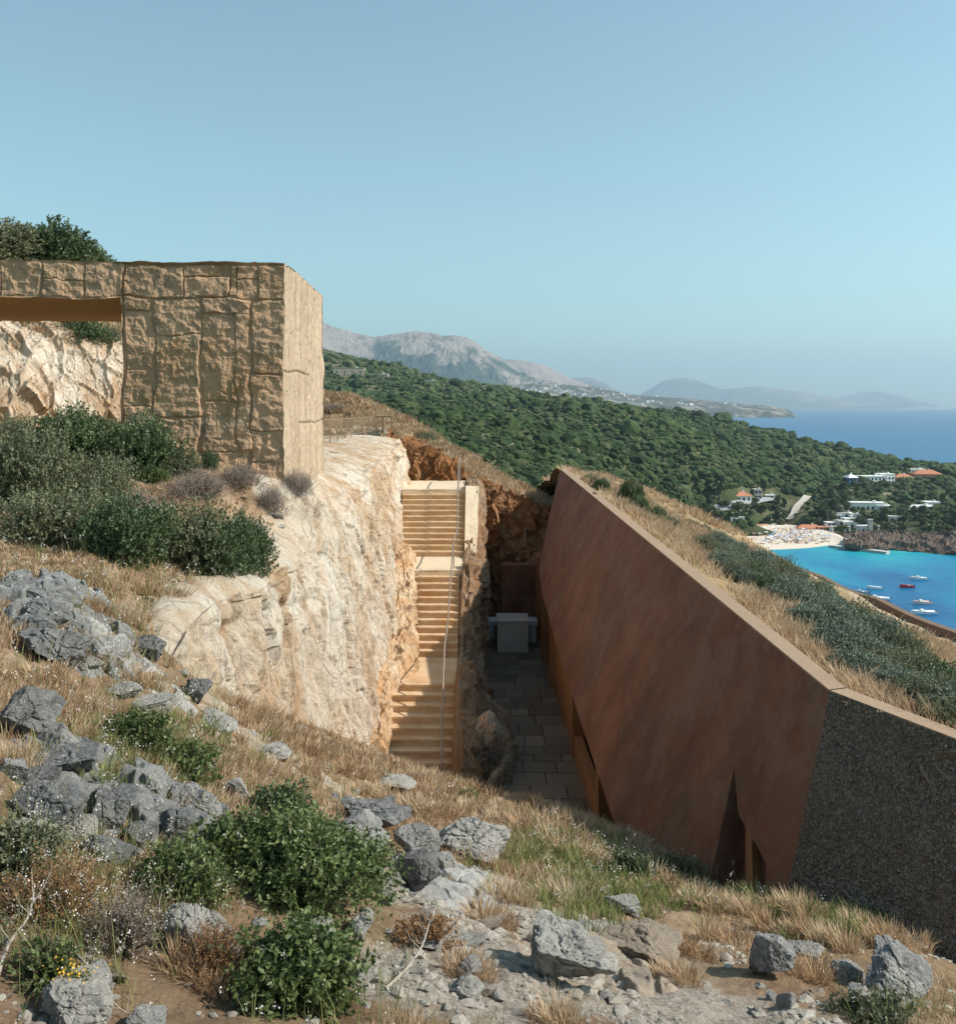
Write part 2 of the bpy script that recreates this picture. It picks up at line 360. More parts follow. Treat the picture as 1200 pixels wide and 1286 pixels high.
# ================================================================ camera, light, sky
cam = bpy.data.cameras.new('camera'); co_ = bpy.data.objects.new('camera', cam); C.objects.link(co_); sc.camera = co_
co_.rotation_euler = (math.pi / 2, 0, 0); cam.sensor_width = 36; cam.lens = F / 1286 * 36; cam.shift_y = -(643 - CY) / 1286
cam.clip_start = .1; cam.clip_end = 90000
AZ, EL = math.radians(-7), math.radians(39.5)
sd = Vector((math.cos(EL) * math.cos(AZ), math.cos(EL) * math.sin(AZ), math.sin(EL)))
sun = bpy.data.lights.new('sun', 'SUN'); sun.energy = 4.9; sun.angle = math.radians(.53); sun.color = (1, .945, .86)
so = bpy.data.objects.new('sun', sun); C.objects.link(so); so.rotation_euler = sd.to_track_quat('Z', 'Y').to_euler()
w = bpy.data.worlds.new('World'); sc.world = w; w.use_nodes = True
sky = w.node_tree.nodes.new('ShaderNodeTexSky'); sky.sky_type = 'NISHITA'; sky.sun_disc = False
sky.sun_elevation = EL; sky.sun_rotation = math.pi / 2 - AZ; sky.air_density = 1.0; sky.dust_density = .7; sky.ozone_density = 1.2; sky.altitude = 50
hs = w.node_tree.nodes.new('ShaderNodeHueSaturation'); hs.inputs['Saturation'].default_value = .86
tn = w.node_tree.nodes.new('ShaderNodeMix'); tn.data_type = 'RGBA'; tn.blend_type = 'MULTIPLY'; tn.inputs[0].default_value = 1; tn.inputs[7].default_value = (.82, 1.13, .97, 1)
w.node_tree.links.new(sky.outputs[0], tn.inputs[6]); w.node_tree.links.new(tn.outputs[2], hs.inputs['Color'])
bg = w.node_tree.nodes['Background']; w.node_tree.links.new(hs.outputs[0], bg.inputs[0]); bg.inputs[1].default_value = .125
sc.view_settings.view_transform = 'Standard'; sc.view_settings.look = 'None'; sc.view_settings.exposure = .42; sc.view_settings.gamma = 1
sc.cycles.use_denoising = True; sc.cycles.max_bounces = 6; sc.cycles.diffuse_bounces = 4; sc.cycles.glossy_bounces = 2
sc.cycles.transmission_bounces = 3; sc.cycles.transparent_max_bounces = 4; sc.cycles.volume_bounces = 0; sc.cycles.caustics_reflective = False

# ================================================================ terrain functions
near = [P(*p) for p in [(-150, 1400, 3.2), (200, 1400, 3.5), (600, 1400, 3.9), (1000, 1400, 4.4), (1400, 1400, 5), (0, 1286, 4.0), (300, 1286, 4.4), (600, 1286, 5), (900, 1286, 5.6),
        (1200, 1286, 6.0), (0, 1150, 4.8), (300, 1150, 5.5), (0, 1050, 5.4), (300, 1050, 6.9), (300, 950, 9.6), (100, 950, 7.2), (0, 950, 6.4), (100, 850, 9.3), (200, 860, 10.3)]]
near += [(0, 0, -1.9), (-4, 0, -1.4), (4, 0, -2.4), (-4, -3, -1.3), (4, -3, -2)]
fp = near + [P(*p) for p in [(600, 1100, 9.2), (480, 1050, 9.6), (750, 1150, 8.2), (900, 1180, 8.2), (1050, 1200, 7.9), (1200, 1240, 7.4),
        (190, 812, 11), (269, 868, 12), (303, 885, 12.9), (360, 903, 14.6), (416, 929, 17), (460, 938, 19.3), (480, 955, 19.8), (530, 978, 19.3), (560, 992, 18.3), (640, 1005, 16.9),
        (710, 1022, 16.4), (775, 1047, 15.9), (850, 1079, 13.4), (920, 1124, 11.7), (990, 1132, 10.5), (1080, 1150, 9.9), (1170, 1195, 9.3), (1300, 1260, 8.6)]]
Fz = TPS(fp, 1e-3)
pp = near + [P(*p) for p in [(0, 830, 9), (0, 760, 10.5), (100, 760, 10.8), (0, 690, 13), (150, 745, 12), (0, 600, 18), (0, 545, 24), (155, 548, 21.5), (155, 620, 17), (250, 700, 14.8), (100, 690, 14),
        (357, 604, 20.2), (280, 590, 19.5), (405, 612, 24.5), (405, 640, 20), (340, 705, 16.7), (405, 565, 32), (470, 552, 42), (498, 553, 39), (474, 587, 30.5), (450, 625, 25.6), (429, 660, 22.5),
        (403, 682, 19.5), (364, 712, 16.5), (329, 738, 14.5), (277, 768, 12.8), (225, 799, 11.6), (190, 812, 11), (0, 545, 30), (-200, 565, 20), (-200, 800, 10), (-100, 540, 40), (200, 545, 40), (-300, 700, 14)]]
Pz = TPS(pp, 1e-3)
EY = [0, 10.3, 11, 11.6, 12.8, 14.5, 16.5, 22.5, 30.5, 39, 60]; EX = [-4.4, -4.1, -3.76, -3.63, -3.45, -3.28, -3.24, -3.2, -3.2, -3.3, -3.3]
def xe(y): return np.interp(y, EY, EX) + .22 * vnoise(np.stack([np.asarray(y) * .55, np.asarray(y) * 0, np.asarray(y) * 0], -1).reshape(-1, 3), 5).reshape(np.shape(y)) * sstep((np.asarray(y) - 11) / 3)
cr = [P(*p)[:2] for p in [(460, 938, 19.8), (530, 978, 19.5), (560, 992, 18.5), (640, 1005, 17.1), (710, 1022, 16.6), (775, 1047, 16.2), (850, 1075, 13.9), (920, 1105, 12.2), (990, 1122, 11.1), (1080, 1150, 10.6), (1170, 1195, 10.1), (1300, 1260, 9.4)]]
CRX = [c[0] for c in cr]; CRY = [c[1] for c in cr]
def H(x, y):
    x = np.asarray(x, float); y = np.asarray(y, float)
    yb = np.interp(x, CRX, CRY, left=20.2)
    f = Fz(x, np.minimum(y, yb + .3)) - np.clip(y - yb - .2, 0, 30) * .9; f = np.where(y > yb, np.maximum(f, -9.2), f)
    p = Pz(x, y); e = xe(y); wd = np.interp(y, [9, 11.5], [4, .45]); s = sstep((x - e + np.interp(y, [9, 11.5], [3, .42])) / wd)
    z = p * (1 - s) + f * s
    q = np.stack([x, y, x * 0], -1).reshape(-1, 3)
    d = (fbm(q * .8, 4, 1) * .14 + fbm(q * 3.2, 4, 3) * .045 + fbm(q * 11, 3, 9) * .014).reshape(x.shape)
    return z + d * np.clip(y / 4, .4, 1)
rp = [P(*p) for p in [(1320, 974, 9.9), (1200, 922, 11.1), (1070, 868, 12.3), (900, 744, 17), (800, 664, 23.3), (735, 603, 33), (718, 593, 38), (1200, 865, 15), (1100, 800, 19), (1000, 740, 26), (900, 688, 36), (820, 636, 50), (745, 600, 50),
        (1215, 815, 25), (1200, 808, 26), (1100, 762, 34), (1030, 732, 42), (960, 705, 52), (880, 675, 66), (830, 646, 80), (765, 606, 90), (1330, 860, 24)]]
rp += [(22, 26, -13), (25, 42, -17), (32, 60, -23), (34, 90, -26), (30, 120, -28), (20, 110, -15), (12, 120, -16), (45, 40, -30), (50, 80, -36), (20, 10, -10), (12, 5, -6), (2.6, 48, -4.4), (1.5, 56, -7.5), (-2, 50, -6.5), (0, 75, -13), (-8, 80, -20), (4, 100, -17)]
Rz0 = TPS(rp, 1e-3)
def Rz(x, y):
    x = np.asarray(x, float); y = np.asarray(y, float); q = np.stack([x, y, x * 0], -1).reshape(-1, 3)
    return Rz0(x, y) + (fbm(q * .35, 4, 21) * .35 + fbm(q * 1.6, 4, 23) * .09).reshape(x.shape) * np.clip((y - 9) / 20, .15, 1)
class Field:
    def __init__(s, f, x0, x1, y0, y1, nx, ny, geo=False):
        s.f = f; s.x0, s.x1, s.y0, s.y1, s.nx, s.ny = x0, x1, y0, y1, nx, ny
        gx = np.linspace(x0, x1, nx); gy = np.linspace(y0, y1, ny); X, Y = np.meshgrid(gx, gy); s.g = f(X, Y)
    def __call__(s, x, y):
        x = np.asarray(x, float); y = np.asarray(y, float); a = np.clip((x - s.x0) / (s.x1 - s.x0) * (s.nx - 1), 0, s.nx - 1.001); b = np.clip((y - s.y0) / (s.y1 - s.y0) * (s.ny - 1), 0, s.ny - 1.001)
        i = a.astype(int); j = b.astype(int); a = a - i; b = b - j; g = s.g
        return g[j, i] * (1 - a) * (1 - b) + g[j, i + 1] * a * (1 - b) + g[j + 1, i] * (1 - a) * b + g[j + 1, i + 1] * a * b
H_true = H; H = Field(H_true, -17, 9, .5, 62, 900, 1400)
Rz_true = Rz; Rz = Field(Rz_true, -24, 50, 5, 132, 500, 800)
def hit(u, v, zf, Y0=2.5, Y1=60, n=900):
    Y = np.linspace(Y0, Y1, n); x = (u - CX) / F * Y; r = -(v - CY) / F * Y; below = r <= zf(x, Y)
    k = int(np.argmax(below)) if below.any() else n - 1
    y = Y[k]; xx = (u - CX) / F * y; return xx, float(y), float(zf(np.array([xx]), np.array([y]))[0])

# ---- ground (front slope and plateau above the cut)
uu = np.linspace(-330, 1480, 560); Yr = np.concatenate([np.geomspace(.9, 22, 290), np.linspace(22.3, 62, 70)])
U, YY = np.meshgrid(uu, Yr); X = (U - CX) / F * (YY + .9 * np.clip(1.5 - YY, 0, 1)); Z = H_true(X, YY)
V = np.stack([X, YY, Z], -1).reshape(-1, 3); Q = quads(len(uu), len(Yr))
cen = V[Q].mean(1); keep = ~((cen[:, 0] > xe(cen[:, 1]) + .6) & (cen[:, 1] > 23.5)) & ~((cen[:, 0] > 2.2) & (cen[:, 1] > 21)) & ~((cen[:, 0] < xe(cen[:, 1]) - 9) & (cen[:, 1] > 45) & (cen[:, 0] > -50) & False)
def zone(q, L):
    r = np.zeros(len(q))
    for (u, v, Y, rad, s) in L:
        p = P(u, v, Y); r = np.maximum(r, s * np.exp(-((q[:, 0] - p[0]) ** 2 + (q[:, 1] - p[1]) ** 2) / rad ** 2))
    return r
GRAV = [(600, 1150, 7.4, 1.0, 1), (680, 1230, 6.0, 1.0, 1), (800, 1240, 6, .9, .9), (560, 1240, 5.4, .7, .9), (560, 1100, 8.6, .8, .8), (760, 1180, 7.6, 1, .8), (960, 1260, 5.8, .8, .7), (1100, 1270, 5.9, .8, .6), (500, 960, 17, 1.2, .5), (330, 700, 16, 1.5, .3), (40, 1100, 5.1, .6, .35), (100, 1250, 4.2, .5, .4)]
obj('ground', me_np('ground', V, Q[keep], M['ground'], True, {'gravel': zone(V, GRAV)}), kind='structure')

# ---- white cut cliff
def Vf(nu, nv, rows): return patch(rows, nu, nv)
ns, na, nf = 520, 46, 190
Ys = np.linspace(10.3, 39.6, ns); e = xe(Ys)
def stair_z(Y): return np.interp(Y, [19, 21.8, 23.86, 26.5, 29.0, 31.45, 34.4, 60], [-8.4, -8.4, -6.96, -6.96, -4.98, -4.98, -3.0, -3.0])
ain = np.interp(Ys, [11, 13, 18, 21, 24, 30, 40], [.35, .9, 1.1, 1.8, 2.9, 4.2, 3.4])
rowsV = []
for k in range(na):
    t = 1 - k / na; x = e - ain * t ** 1.0; z = Pz(x, Ys) + .06 - .7 * np.clip(11.9 - Ys, 0, 2) ** 1.4 - .22 * t ** 3 + .05 * sstep((1 - t) * 3) - .12 * (1 - t) ** 8
    rowsV.append(np.stack([x, Ys, z], -1))
zt = rowsV[-1][:, 2]; xb = np.interp(Ys, [10.6, 13, 17, 21, 26, 40], [-3.3, -2.95, -2.6, -2.15, -1.95, -2.0])
zb = np.where(Ys < 20, np.maximum(Fz(xb, Ys) - .8, -9), -8.9)
for k in range(nf):
    t = (k + 1) / nf; x = e + (xb - e) * t ** np.interp(Ys, [14, 26], [1.05, .62]) ; z = zt + (zb - zt) * t; rowsV.append(np.stack([x, Ys, z], -1))
V = np.array(rowsV).reshape(-1, 3); n = normals(V, ns, na + nf); tt = np.repeat(np.concatenate([np.zeros(na), (np.arange(nf) + 1) / nf]), ns); ap = np.repeat(np.concatenate([np.ones(na) * np.linspace(.15, .5, na), np.ones(nf)]), ns)
st = V * np.array([1.0, 1.0, .33]); f1, f2, rid = worley(V * np.array([1.1, .8, .33]) + vec_noise(V, .8, .35), 31); g1, g2, rid2 = worley(V * np.array([3.2, 2.2, .8]) + vec_noise(V, 1.6, .3), 41)
wv = vec_noise(V, 1.1, .22, 3, 7); s2 = V + wv; d = fbm(st * .5, 4, 3) * .20 + (ridged(s2 * np.array([1.5, 1.5, .42]), 5, 8) - .35) * .17 + (ridged(s2 * np.array([5.5, 5, 1.3]), 4, 18) - .35) * .05 + (rid - .5) * .08 * sstep((f2 - f1) * 7) + (rid2 - .5) * .05 * sstep((g2 - g1) * 5) - np.clip(.05 - (g2 - g1), 0, .05) * .5 + fbm(V * np.array([9, 9, 6.]), 4, 12) * .03 + (rid - .5) * .14 * (tt > .03) - .16 * np.exp(-((tt - .16 - .05 * fbm(V * .6, 2, 55)) / .035) ** 2) * np.clip(.4 + 2.2 * fbm(V * .45, 3, 57), 0, 1) - np.clip(.035 - (f2 - f1), 0, .035) * 2.2
sgn = np.sign(n[len(n) // 2, 0]) or 1
V = V + n * sgn * (d * ap)[:, None] * np.where(tt == 0, .45, 1)[:, None]
obj('cliff', me_np('cliff', V, quads(ns, na + nf), M['white_rock']), kind='structure')

# ---- rock shelf between the cliff and the steps
def rockpatch(name, rows, nu, nv, mat, amp=.12, cell=1.6, fine=.03, seed=0, flip=1, aniso=(1, 1, 1), fade=None, **t):
    V = patch(rows, nu, nv); n = normals(V, nu, nv) * flip; a = np.array(aniso)
    f1, f2, rid = worley(V * a * cell + vec_noise(V, cell * .7, .4), seed); g1, g2, r2 = worley(V * a * cell * 2.9 + vec_noise(V, cell * 2, .3), seed + 9)
    d = amp * (fbm(V * a * cell * .4, 3, seed) * 1.5 + (rid - .5) * 1.3 - np.clip(.12 - (f2 - f1), 0, .12) * 4 + (r2 - .5) * .45 - np.clip(.1 - (g2 - g1), 0, .1) * 1.5) + fine * fbm(V * 6, 4, seed)
    if fade is not None: d = d * fade(V)
    return obj(name, me_np(name, V + n * d[:, None], quads(nu, nv), mat), **t)
ly = np.array([31.3, 29.6, 28, 26.6, 25.2, 24.2, 23, 22, 21.2, 20.4]); lxr = np.array([-2.25, -2.05, -1.9, -1.78, -1.72, -2.0, -2.1, -2.12, -2.15, -2.2]); lz = np.array([-4.7, -5.0, -5.5, -6.2, -6.55, -6.7, -6.95, -7.3, -7.6, -8.3])
rows = [np.stack([lxr - 1.4, ly, lz + 1.5], -1), np.stack([lxr - .75, ly, lz + .42], -1), np.stack([lxr - .3, ly, lz + .22], -1), np.stack([lxr, ly, lz + .08], -1), np.stack([lxr + .03, ly, lz - .7], -1), np.stack([lxr + .05, ly, lz - 2.4], -1)]
rockpatch('rock_shelf', rows, 150, 110, M['ledge'], .12, 1.4, .03, 51, -1, kind='structure')

# ---- rock spur between the steps and the courtyard
sy = np.array([38.6, 36, 34.4, 31.5, 29, 27.5, 26.5, 25, 23.9, 22.6, 21.6, 20.8, 20.1])
sx0 = np.array([-.42, -.42, -.42, -.42, -.5, -.55, -.58, -.56, -.55, -.55, -.55, -.5, -.5]); sx1 = np.array([.0, .05, .05, .02, -.1, -.2, -.2, -.2, -.15, -.05, -.05, -.1, -.2])
sz = stair_z(sy) + np.array([.0, .02, .0, .05, .06, .12, .1, .1, .25, .7, .85, .2, -.6]); fx = np.array([.2, .2, .2, .14, .14, .2, .25, .4, .6, .75, .6, .35, .1])
rows = [np.stack([sx0 - .03, sy, sz - 1.6], -1), np.stack([sx0, sy, sz - .15], -1), np.stack([(sx0 + sx1) / 2, sy, sz], -1), np.stack([sx1, sy, sz - .1], -1), np.stack([sx1 + .16, sy, sz - .8], -1), np.stack([(sx1 + fx * 2) / 3, sy, (sz - 8.6) / 2 - .3], -1), np.stack([fx, sy, sy * 0 - 8.1], -1), np.stack([fx + .03, sy, sy * 0 - 9], -1)]
rockpatch('rock_spur', rows, 230, 130, M['spur_rock'], .17, 1.25, .035, 61, -1, kind='structure', fade=lambda V: np.where(V[:, 0] < -.4, .12, 1.))

# ---- orange rock bank behind the steps and the courtyard
tops = [P(*p) for p in [(485, 548, 40), (495, 553, 40), (520, 560, 39.5), (545, 575, 39.2), (575, 590, 38.8), (605, 604, 38.5), (640, 622, 38), (690, 640, 37.6), (760, 662, 37.5)]]
def row(f): return [(p[0] + (.25 if False else 0), p[1] - f * (1.0 if i < 5 else 3.4) * (1 if i > 3 else .8), p[2] + f * ((-3.6 if i < 4 else -8.9 if i > 5 else [-4.5, -8.9][i - 4]) - p[2])) for i, p in enumerate(tops)]
rows = [[(p[0], p[1] + 1.0, p[2] - .05) for p in tops], tops, row(.2), row(.45), row(.7), row(1.)]
rockpatch('rock_face', rows, 210, 150, M['orange_rock'], .3, 1.35, .05, 71, 1, kind='structure', aniso=(1, 1, .75))

# ---- grassy bank above that face, back to its skyline
tp2 = [P(330, 548, 45), P(455, 536, 44), P(486, 546, 42.6), tops[1], tops[3], tops[5], tops[7], tops[8]]
sil = [P(*p) for p in [(280, 470, 62), (395, 500, 54), (440, 505, 53), (500, 529, 51), (545, 557, 49), (600, 590, 46.5), (690, 637, 43.5), (770, 678, 43)]]
rows = [[(p[0] + (-.6 if i < 1 else 0), p[1] + .5, p[2] - .25) for i, p in enumerate(tp2)], [tuple(np.array(a) * .45 + np.array(b) * .55 + np.array((0, 0, .12))) for a, b in zip(tp2, sil)], sil, [(p[0] * 1.0 + 1, p[1] + 9, p[2] - 4) for p in sil], [(p[0] + 4, p[1] + 30, p[2] - 22) for p in sil]]
bank_V = patch(rows, 160, 90); bank_V[:, 2] += fbm(bank_V * .6, 4, 81) * .2
obj('bank', me_np('bank', bank_V, quads(160, 90), M['dryhill'], True), kind='structure')
# small pale cutting behind the railing
rows = [[P(u, v, Y) for u, v, Y in r] for r in [[(330, 549, 45), (380, 545, 44.8), (420, 540, 44.4), (455, 537, 44), (474, 538, 43.6), (488, 547, 42.4)], [(330, 550, 44.7), (380, 546, 44.5), (420, 541, 44.1), (455, 538, 43.7), (474, 540, 43.3), (488, 549, 42.1)], [(330, 580, 44.6), (380, 576, 44.4), (420, 568, 44), (455, 561, 43.6), (474, 557, 43.2), (488, 560, 42)]]]
rockpatch('rock_cutting', rows, 70, 30, M['white_rock'], .12, 1.2, .02, 77, 1, kind='structure')
# pale rock wall seen through the gateway, slope above it
rows = [[P(u, v, Y) for u, v, Y in r] for r in [[(-330, 385, 33), (-120, 398, 32), (0, 404, 32), (70, 414, 33), (150, 440, 34), (300, 480, 36)], [(-330, 392, 32), (-120, 404, 31), (0, 408, 31), (70, 419, 32), (150, 446, 33), (300, 486, 35)], [(-330, 480, 30.5), (-120, 480, 29.6), (0, 480, 29.5), (70, 485, 31), (150, 495, 32), (300, 520, 34)], [(-330, 580, 29), (-120, 575, 29), (0, 572, 29), (70, 570, 30), (150, 565, 31), (300, 560, 33)]]]
rockpatch('rock_wall', rows, 300, 110, M['white_rock'], .26, .9, .04, 87, 1, kind='structure', aniso=(1, 1, .6))
rows = [[P(u, v, Y) for u, v, Y in r] for r in [[(-500, 398, 32), (-120, 406, 31.4), (0, 410, 31.4), (70, 420, 32.4), (150, 447, 33.4), (300, 487, 35.4)], [(-500, 350, 38), (-120, 365, 37), (0, 376, 37), (70, 392, 38), (150, 425, 39), (300, 470, 40)], [(-500, 300, 50), (-120, 325, 48), (0, 340, 48), (70, 365, 48), (150, 415, 50), (300, 470, 52)], [(-500, 300, 75), (-120, 340, 75), (0, 370, 75), (70, 400, 75), (150, 450, 75), (300, 490, 75)]]]
up_V = patch(rows, 160, 80); up_V[:, 2] += fbm(up_V * .4, 4, 91) * .25
obj('hillside', me_np('hillside', up_V, quads(160, 80), M['dryhill'], True), kind='structure')

# ---- slope to the sea behind the rust-coloured wall
xs = np.linspace(-6.0, 48, 380); ys = np.concatenate([np.linspace(8, 45, 260), np.linspace(45.5, 130, 110)])
XX, YY = np.meshgrid(xs, ys); XX = XX - (XX - 3) * .0; Z = Rz_true(XX, YY); V = np.stack([XX, YY, Z], -1).reshape(-1, 3); Q = quads(len(xs), len(ys)); cen = V[Q].mean(1)
wx = np.interp(cen[:, 1], [8.5, 9.6, 11.5, 37, 46, 60], [6.6, 5.75, 4.4, 3.25, 2.9, -2])
obj('slope', me_np('slope', V, Q[cen[:, 0] > wx], M['dryhill'], True), kind='structure')
xs = np.linspace(-22, 3.6, 90); XX, YY = np.meshgrid(xs, np.linspace(52, 130, 80)); Z = Rz(XX, YY) - np.clip(3 - XX, 0, 99) * .22 - np.clip(60 - YY, 0, 30) * .3
V = np.stack([XX, YY, Z], -1).reshape(-1, 3)
# sandy path and low wall along its seaward edge
wl = [(1330, 872, 22.5), (1215, 817, 25), (1200, 808, 26), (1100, 762, 34), (1030, 732, 42), (985, 715, 48)]
wpts = catmull([P(*p)[:2] for p in wl], 60)
rows = []
for off in np.linspace(-2.0, -.1, 14):
    rows.append([(p[0] + off, p[1] - off * .25, float(Rz(np.array([p[0] + off]), np.array([p[1] - off * .25]))[0]) + .04 - .12 * (off < -1.9)) for p in wpts])
V = np.array(rows).reshape(-1, 3); obj('path', me_np('path', V, quads(60, 14), M['path'], True), kind='structure')
V = []
for p in wpts:
    z = float(Rz0(np.array([p[0]]), np.array([p[1]]))[0]); V += [(p[0] - .15, p[1] - .03, z - .8), (p[0] - .15, p[1] - .03, z + .34), (p[0] + .1, p[1] + .03, z + .34), (p[0] + .1, p[1] + .03, z - .8)]
V = np.array(V); a = np.arange(60 * 4).reshape(60, 4); Q = np.concatenate([np.stack([a[:-1, k], a[1:, k], a[1:, (k + 1) % 4], a[:-1, (k + 1) % 4]], -1) for k in range(4)])
rw = empty('retaining_wall', tuple(V[0]), label='long low brown wall edging the sandy path above the blue bay', cat='wall')
def child_world(o, root): o.location = -Vector(root.location) if not o.location.length else o.location; return o
o = obj('wall_body', me_np('wall_body', V, Q, flat('brown_wall_face', (.19, .125, .085), .9, 0, .25, 1.)), rw); o.location = -Vector(rw.location)

# ================================================================ staircase
ST = empty('staircase', (-1.3, 21.6, -8.4), label='narrow ochre stone staircase climbing in three flights between the white cliff and the rock spur', cat='stairs')
off = -Vector(ST.location)
def rel(o): o.location = off; return o
def flight(x0, x1, Y0, Y1, ztop, zbot, nr, seed):
    """nr risers going down from (Y0, ztop) towards the camera to (Y1, zbot)"""
    rz = (ztop - zbot) / nr; tr = (Y0 - Y1) / (nr - 1) if nr > 1 else 0
    prof = [(Y0, ztop)]
    for k in range(nr):
        y = Y0 - k * tr; prof.append((y - .0, ztop - k * rz - .045)); prof.append((y + .03, ztop - k * rz - .05)); prof.append((y + .03, ztop - (k + 1) * rz))
        if k < nr - 1: prof.append((y - tr, ztop - (k + 1) * rz))
    pr = np.array(prof); nx = 40; xs = np.linspace(x0, x1, nx)
    V = np.array([[(x, a, b) for x in xs] for a, b in pr]).reshape(-1, 3); V += vec_noise(V, 2.2, .012, 3, seed) + vec_noise(V, 9, .005, 2, seed + 5)
    return rel(obj('flight', me_np('flight', V, quads(nx, len(pr)), M['steps']), ST))
def slab(name, x0, x1, Y0, Y1, z, th, m, seed):
    b = MB(); b.box(x0, x1, Y0, Y1, z - th, z); return rel(b.build(name, m, ST, bevel=.012))
slab('landing', -2.75, -.40, 34.43, 38.5, -3.0, .3, M['parapet'], 1)
flight(-2.7, -.44, 34.43, 31.6, -3.0, -4.98, 12, 2)
slab('landing', -2.7, -.40, 29.0, 31.9, -4.98, .3, M['parapet'], 3)
flight(-2.3, -.56, 29.0, 26.5, -4.98, -6.96, 12, 4)
slab('landing', -2.4, -.56, 23.9, 26.8, -6.96, .3, M['steps'], 5)
flight(-2.3, -.56, 23.86, 21.8, -6.96, -8.32, 8, 6)
slab('landing', -2.6, -.3, 19.6, 22.1, -8.32, .2, M['steps'], 7)
# cream side wall of the upper flight
sw = []
for y in np.linspace(38.5, 29.3, 120):
    z = float(stair_z(y)) + float(np.interp(y, [29.3, 31.4, 31.7, 34.4, 34.8], [.05, .05, .14, .14, .07])); wd = float(np.interp(y, [29.3, 31, 34.4, 36, 38.5], [.22, .40, .46, .45, .40]))
    prof = [(-.44, z - 3.2), (-.44, z), (-.44 + wd, z - .02), (-.38 + wd, z - 3.2)]; sw.append([(float(np.interp(t, [0, 1, 2, 3], [p[0] for p in prof])), y, float(np.interp(t, [0, 1, 2, 3], [p[1] for p in prof]))) for t in np.linspace(0, 3, 61)])
nsw = 61; Vw = np.array(sw).reshape(-1, 3); Vw += vec_noise(Vw, 2.4, .035, 4, 15) * np.clip((Vw[:, 0:1] + .44) * 4, .05, 1)
rel(obj('side_wall', me_np('side_wall', Vw, quads(61, 120), M['parapet']), ST))
# handrail: one thin steel rail on slim posts
HR = rel(obj('handrail', MB().tube([(-.70, 37.6, -3.0 + .95), (-.70, 34.5, -3.0 + .95), (-.68, 31.5, -4.98 + .95), (-.68, 30.2, -4.98 + .95), (-.74, 29.1, -4.98 + .95), (-.84, 26.5, -6.96 + .95), (-.84, 23.95, -6.96 + .95), (-.83, 21.9, -8.32 + .95), (-.83, 21.7, -8.32 + .1)], .022, 8).mesh('handrail', M['metal'], True), ST))
for x, y, z in ((-.70, 37.55, -3), (-.70, 34.6, -3), (-.68, 31.4, -4.98), (-.74, 29.2, -4.98), (-.84, 26.4, -6.96), (-.84, 24, -6.96)):
    MB().tube([(x, y, z - .05), (x, y, z + .95)], .016, 6).build('post', M['metal'], HR)
st_ = obj('stone', None) if False else None

# ================================================================ courtyard paving
V = []; Fc = []; rn = []
y = 16.5; r = random.Random(3)
while y < 36:
    dy = r.uniform(.45, .8); x = -.3 + r.uniform(-.4, 0)
    while x < 2.6:
        dx = r.uniform(.4, 1.05); z = -8.4 + r.uniform(-.008, .008)
        g = .012; b, f = box_v(x + g, x + dx - g, y + g, y + dy - g, -8.6, z); o_ = len(V); V += b; Fc += [tuple(i + o_ for i in q) for q in f]; rn += [r.random()] * 8; x += dx
    y += dy
obj('paving', me_np('paving', V, np.array(Fc), M['paving'], attrs={'rnd': rn}), kind='structure')
b = MB().box(-.6, 9, 11, 37, -9.6, -8.46); b.build('subsoil', M['dark'], kind='structure')

# back wall slab and stone block with its side pieces
AL = empty('stone_block', (1.19, 32.7, -8.4), label='upright pale marble block standing at the back of the shaded courtyard', cat='block')
b = MB().box(-.53, .53, -.15, 1.0, 0, 1.02); b.build('block_body', M['altar'], AL, bevel=.015)
b = MB().box(-.56, .56, -.18, 1.03, 1.02, 1.1); b.build('top_slab', M['altar'], AL, bevel=.012)
BN = empty('marble_bench', (1.19, 33.2, -8.4), label='low white marble bench whose two ends show on both sides of the pale block', cat='bench')
MB().box(-.92, .92, .62, 1.3, .62, .8).build('bench_top', M['altar2'], BN, bevel=.02)
for s in (-1, 1): MB().box(min(s * .62, s * .88), max(s * .62, s * .88), .7, 1.2, 0, .62).build('leg', M['altar2'], BN, bevel=.03)
BW = tag(MB().box(.85, 2.9, 34.9, 35.5, -8.6, -5.8).build('back_wall', M['rust'], bevel=.02), 'plain brown wall panel set into the rock behind the marble block', 'wall')

# ================================================================ rust-coloured wall
A = Vector((3.09, 36, -(589 - CY) / F * 36)); Pf = Vector(P(680, 742, 30)); Qn = Vector(P(775, 1047, 16))
nrm = (Pf - A).cross(Qn - A).normalized()
if nrm.x > 0: nrm = -nrm
def onp(u, v):
    d = Vector(((u - CX) / F, 1, -(v - CY) / F)); return d * (A.dot(nrm) / d.dot(nrm))
K = onp(1042, 868); KB = onp(984, 1140)
print('K', K, 'KB', KB, 'n', nrm)
RW = empty('rusted_wall', (2.1, 25, -8.4), label='huge leaning rust-coloured wall above the paved courtyard, its top sloping down to the right', cat='wall')
offr = -Vector(RW.location)
outl = [A, K, KB, onp(957, 1140), onp(962, 1085), onp(926, 1022), onp(921, 964), onp(887, 1125), onp(872, 1180), onp(825, 1180), onp(775, 1047), onp(728, 905), onp(700, 815), onp(680, 745), onp(676, 715), onp(690, 645)]
